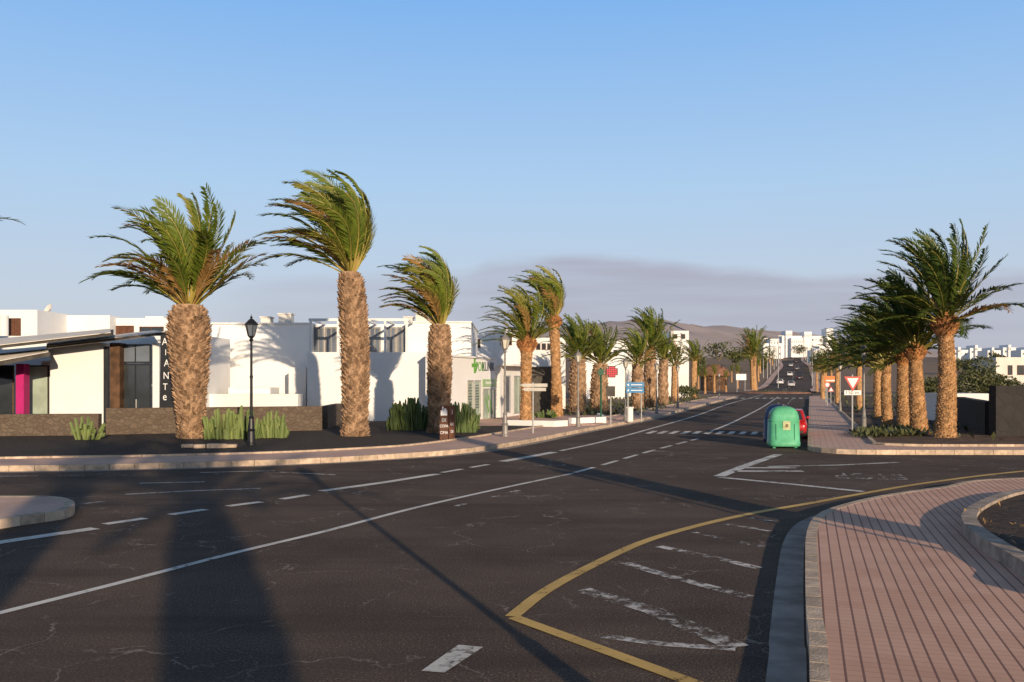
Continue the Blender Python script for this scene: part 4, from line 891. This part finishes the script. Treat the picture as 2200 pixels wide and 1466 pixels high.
# ------------------------------------------------------------------ cars
def car(label,m,loc,rz,group=None,s=1.):
    o=empty('parked_car' if group is None else 'car',V((0,0,0)),label,'car',group)
    def ring(y,z0,z1,hw):
        c_=(z0+z1)/2; h=(z1-z0)/2; out=[]
        for j in range(16):
            an=2*PI*j/16; a_,b_=math.cos(an),math.sin(an)
            out.append(V((math.copysign(abs(a_)**.45,a_)*hw,y,c_+math.copysign(abs(b_)**.5,b_)*h)))
        return out
    mb=MB(); loft(mb,[ring(*q) for q in ((-1.95,.42,.74,.66),(-1.9,.3,.88,.76),(-1.6,.2,.95,.81),(-.6,.19,.95,.83),(.6,.19,.94,.83),(1.2,.2,.88,.81),(1.7,.25,.76,.75),(1.92,.36,.64,.62))]); bo=mb.build('body',m,o,smooth=True)
    b=[(-.76,-1.82,.9),(.76,-1.82,.9),(.76,1.05,.9),(-.76,1.05,.9)]; t=[(-.6,-1.5,1.43),(.6,-1.5,1.43),(.58,.3,1.43),(-.58,.3,1.43)]
    mb=MB(); mb.add([V(p) for p in b+t],[(4,5,6,7),(0,1,5,4),(1,2,6,5),(2,3,7,6),(3,0,4,7)]); mb.build('cabin',m,o,bevel=.06)
    def pane(ids,name):
        P=[V((b+t)[i]) for i in ids]; c_=sum(P,V())/4; nn=(P[1]-P[0]).cross(P[3]-P[0]).normalized()
        if nn.dot(c_-V((0,-.4,1.1)))<0: nn=-nn
        MB().add([c_+(p-c_)*.82+nn*.012 for p in P],[(0,1,2,3)]).build(name,M_glass,o)
    pane((0,1,5,4),'rear_window'); pane((2,3,7,6),'windscreen'); pane((1,2,6,5),'side_window'); pane((3,0,4,7),'side_window')
    for sx in (-1,1):
        for y in (-1.2,1.25):
            c_=V((sx*.74,y,.3)); mb=MB(); mb.tube([c_-XA*.1,c_+XA*.1],.3,16); w_=mb.build('wheel',M_tyre,o)
            mb=MB(); mb.tube([c_+XA*(sx*.08),c_+XA*(sx*.108)],.18,12); mb.build('rim',M_rim,w_)
        MB().obox(V((sx*.64,-1.915,.78)),XA,V((0,1,0)),UP,.16,.06,.2).build('tail_light',M_tail,o,bevel=.015)
        MB().obox(V((sx*.58,1.8,.64)),XA,V((0,1,0)),UP,.26,.16,.13).build('headlight',M_head,o,bevel=.02)
        MB().obox(V((sx*.86,.75,.98)),XA,V((0,1,0)),UP,.16,.1,.12).build('mirror',m,o,bevel=.02)
    MB().obox(V((0,-1.955,.5)),XA,V((0,1,0)),UP,.5,.02,.11).build('number_plate',M_signw,o)
    MB().obox(V((0,-1.93,.36)),XA,V((0,1,0)),UP,1.3,.06,.14).build('bumper',M_dkgrey,o,bevel=.02)
    o.location=loc; o.rotation_euler=(0,0,rz); o.scale=(s,s,s); return o
def cpaint(n,c): return mat(n,c,.25,.05,2.,spec=.6)
HR=-math.atan2(ux,uy)
car('red hatchback parked at the kerb behind the green container',cpaint('car_red',(.42,.015,.02)),V((RK(38.)-.72,38.,0)),HR,s=.8)
GC='cars on the distant uphill road'
for px,Y,c,lb in ((1700,235,('car_silver',(.5,.5,.52)),'silver car nearest on the uphill road beyond the roundabout'),(1676,250,('car_white',(.7,.7,.7)),'white car left of the silver one on the uphill road'),(1718,285,('car_dark',(.03,.03,.04)),'dark car behind the silver one on the uphill road'),(1697,310,('car_white',(.7,.7,.7)),'second white car further up behind the dark one'),(1712,380,('car_grey',(.12,.13,.15)),'grey car halfway up the distant road'),(1699,430,('car_silver',(.5,.5,.52)),'small silver car high up the distant road'),(1711,520,('car_black',(.02,.02,.025)),'black car furthest up the distant road')):
    car(lb,cpaint(*c),V((Xp(px,Y),Y,zt(Y)+.12)),HR,GC,s=1.1)

# ------------------------------------------------------------------ signs
def post(o,b,h,r=.035,m=None): MB().tube([b,b+UP*h],r,8).build('post',m or M_lgrey,o)
def tri(c,s,up,y): 
    k=1 if up else -1
    return [c+V((0,y,k*s*.577)),c+V((-s/2,y,-k*s*.289)),c+V((s/2,y,-k*s*.289))]
def trisign(px,pyb,pyc,spx,label,up,plate=None,zb=.15):
    b=G(px,pyb,zb); s=spx*b.y/F; o=empty('road_sign',b,label,'road sign'); c=V((b.x,b.y-.06,Zp(pyc,b.y))); post(o,b,c.z-b.z+s*.4)
    mb=MB(); mb.add(tri(c,s,up,0)+tri(c,s,up,.02),[(0,1,2),(5,4,3),(0,3,4,1),(1,4,5,2),(2,5,3,0)]); sf=mb.build('sign_face',M_red,o,fix=True)
    mb=MB(); mb.add(tri(c,s*.66,up,-.004),[(0,1,2)]); mb.build('sign_field',M_signw,sf)
    if plate:
        pw,ph,py,tx_=plate; pc=V((b.x,b.y-.05,Zp(py,b.y))); k=b.y/F
        MB().obox(pc,XA,V((0,1,0)),UP,pw*k,.02,ph*k).build('plate',M_signw,o); text(tx_,ph*k*1.15,M_txtb,'lettering',o,pc+V((0,-.013,0)),XA,NY,extr=.001)
    return o
trisign(1831,931,820,37,'red and white yield sign with a 150 m plate on the right walkway',False,(36,10,844,'150 m.'))
trisign(1785,868,838,13,'small red warning triangle sign far along the right walkway',True)
b=G(1777,872,.15); o=empty('road_sign',b,'small round red-rimmed sign beside the orange hoarding','road sign'); post(o,b,Zp(822,b.y)-.15)
c=V((b.x,b.y-.06,Zp(827,b.y))); rr_=6*b.y/F
def disc(c,r,n=20): return [c+V((r*math.cos(2*PI*j/n),0,r*math.sin(2*PI*j/n))) for j in range(n)]
MB().add(disc(c,rr_),[tuple(range(20))]).build('sign_face',M_red,o); MB().add(disc(c+V((0,-.006,0)),rr_*.7),[tuple(range(20))]).build('sign_field',M_signw,o)
b=V((Xp(1784,92),92,.15)); o=empty('hoarding',b,'orange roadside hoarding among the far right palms','hoarding')
for dx in(-.45,.45): post(o,b+V((dx,0,0)),2.6,.05)
MB().obox(V((b.x,91.93,Zp(815,92))),XA,V((0,1,0)),UP,1.25,.06,.62).build('board',M_orange,o); MB().obox(V((b.x,91.89,Zp(818,92))),XA,V((0,1,0)),UP,.9,.012,.12).build('stripe',M_signw,o)
b=G(1362,907,.15); Yb=b.y; k=Yb/F
o=empty('direction_sign',b,'two stacked blue direction boards on posts in front of the palm clump','direction sign')
for px in (1349,1378): post(o,V((Xp(px,Yb),Yb,.15)),Zp(818,Yb)-.15,.035)
for py in (827,839):
    c=V((Xp(1364,Yb),Yb-.06,Zp(py,Yb))); bo=MB().obox(c,XA,V((0,1,0)),UP,39*k,.03,10.5*k).build('board',M_blue,o)
    MB().obox(c+V((.08,-.018,.0)),XA,V((0,1,0)),UP,24*k,.006,1.6*k).add([c+V((-.42,-.02,0)),c+V((-.32,-.02,-.07)),c+V((-.32,-.02,.07))],[(0,1,2)]).build('legend',M_txtw,bo)
b=G(1145,931,.15); Yb=b.y; k=Yb/F; o=empty('direction_sign',b,'white finger sign on a thin post left of the slim palms','direction sign'); post(o,b,Zp(822,Yb)-.15,.03)
for py,xa,xb in ((828,1117,1176),(837,1121,1173)):
    z=Zp(py,Yb); h=3.6*k; x0,x1=Xp(xa,Yb),Xp(xb,Yb); d=.15
    P_=[(x0,z),(x0+d,z-h),(x1,z-h),(x1,z+h),(x0+d,z+h)]
    mb=MB(); mb.add([V((x,Yb-.06,zz_)) for x,zz_ in P_]+[V((x,Yb-.035,zz_)) for x,zz_ in P_],[(0,1,2,3,4),(9,8,7,6,5)]+[(i,(i+1)%5,5+(i+1)%5,5+i) for i in range(5)]); mb.build('finger_board',mat('beige_board',(.5,.46,.40),.6,.1,4.),o,fix=True)
b=G(1291,908,.15); Yb=b.y; k=Yb/F; o=empty('pharmacy_sign',b,'lit red cross panel on a dark green post in front of the squat palms','pharmacy sign')
post(o,b,Zp(790,Yb)-.15,.05,M_dkgreen); MB().obox(V((Xp(1291,Yb),Yb-.07,Zp(800,Yb))),XA,V((0,1,0)),UP,12*k,.05,13*k).build('bracket_panel',M_dkgreen,o)
c=V((Xp(1314,Yb),Yb-.02,Zp(799,Yb))); MB().obox(V((Xp(1304,Yb),Yb,Zp(799,Yb))),XA,V((0,1,0)),UP,22*k,.04,.05).build('bracket',M_dkgreen,o)
pn=MB().obox(c,XA,V((0,1,0)),UP,16*k,.12,25*k).obox(c,XA,V((0,1,0)),UP,26*k,.116,15*k).build('cross_panel',mat('led_panel',(.05,.005,.008),.4,.1,9.),o)
m_led,nt_,p_=nodes('red_led'); p_.inputs['Base Color'].default_value=(.5,.01,.03,1); p_.inputs['Emission Color'].default_value=(1,.02,.05,1); p_.inputs['Emission Strength'].default_value=.55
mb=MB()
for i in range(-2,3):
    for j in range(-2,3):
        if abs(i)==2 and abs(j)==2: continue
        mb.obox(c+V((i*4.4*k,-.065,j*4.4*k)),XA,V((0,1,0)),UP,3.*k,.012,3.*k)
mb.build('lights',m_led,pn)
b=G(1312,913,.15); Yb=b.y; o=empty('road_sign',b,'dark rectangular sign on a post below the red cross','road sign'); post(o,b,Zp(830,Yb)-.15,.035)
MB().obox(V((b.x,Yb-.05,Zp(841,Yb))),XA,V((0,1,0)),UP,.42,.03,.5).build('sign_face',M_dkgrey,o)
b=G(1353,906,.15); o=empty('utility_box',b,'small white pillar box on the pavement under the blue boards','utility box')
MB().box(b.x-.16,b.x+.16,b.y-.14,b.y+.14,.15,.85).build('body',M_signw,o,bevel=.02); MB().box(b.x-.19,b.x+.19,b.y-.17,b.y+.17,.852,.92).build('cap',M_wall2,o)
b=G(958,945,.16); Yb=b.y; k=Yb/F; o=empty('sign_board',b,'small brown two-sided sign with white lettering at the foot of the third palm','sign')
zt_=Zp(872,Yb)
MB().box(Xp(945,Yb),Xp(963,Yb),Yb-.05,Yb,.16,zt_).build('board',M_wood,o)
MB().obox(V((Xp(970,Yb),Yb+.12,(.16+zt_)/2)),V((.8,.6,0)),V((-.6,.8,0)),UP,.26,.05,zt_-.16).build('board',M_wood,o)
for tx_,py,s in (('DE',903,.17),('COPA',916,.145),('CIMA',930,.15)): text(tx_,s,M_txtw,'lettering',o,Wp(954,py,Yb-.056),XA,NY,sx=.8)
for tx_,py,s in (('J',885,.18),('OC',912,.14),('DE',928,.14)): text(tx_,s,M_txtw,'lettering',o,V((Xp(970,Yb),Yb+.12,Zp(py,Yb)))+V((.6,-.8,0))*.03,V((.8,.6,0)),V((.6,-.8,0)),sx=.75)
mb=MB(); mb.box(Xp(947,Yb),Xp(961,Yb),Yb-.06,Yb-.052,Zp(893,Yb),Zp(882,Yb)); mb.box(Xp(950,Yb),Xp(953,Yb),Yb-.06,Yb-.052,Zp(881.9,Yb),Zp(874,Yb)); mb.box(Xp(954.5,Yb),Xp(959,Yb),Yb-.06,Yb-.052,Zp(881.9,Yb),Zp(878,Yb)); mb.build('emblem',M_txtw,o)
b=V((Xp(1592,185),185,0)); o=empty('road_sign',b,'pale rectangular sign board on two posts before the roundabout','road sign')
for dx in(-.8,.8): post(o,b+V((dx,0,0)),3.6,.06)
MB().obox(b+V((0,-.1,3.)),XA,V((0,1,0)),UP,2.,.06,1.2).build('sign_face',M_signw,o)
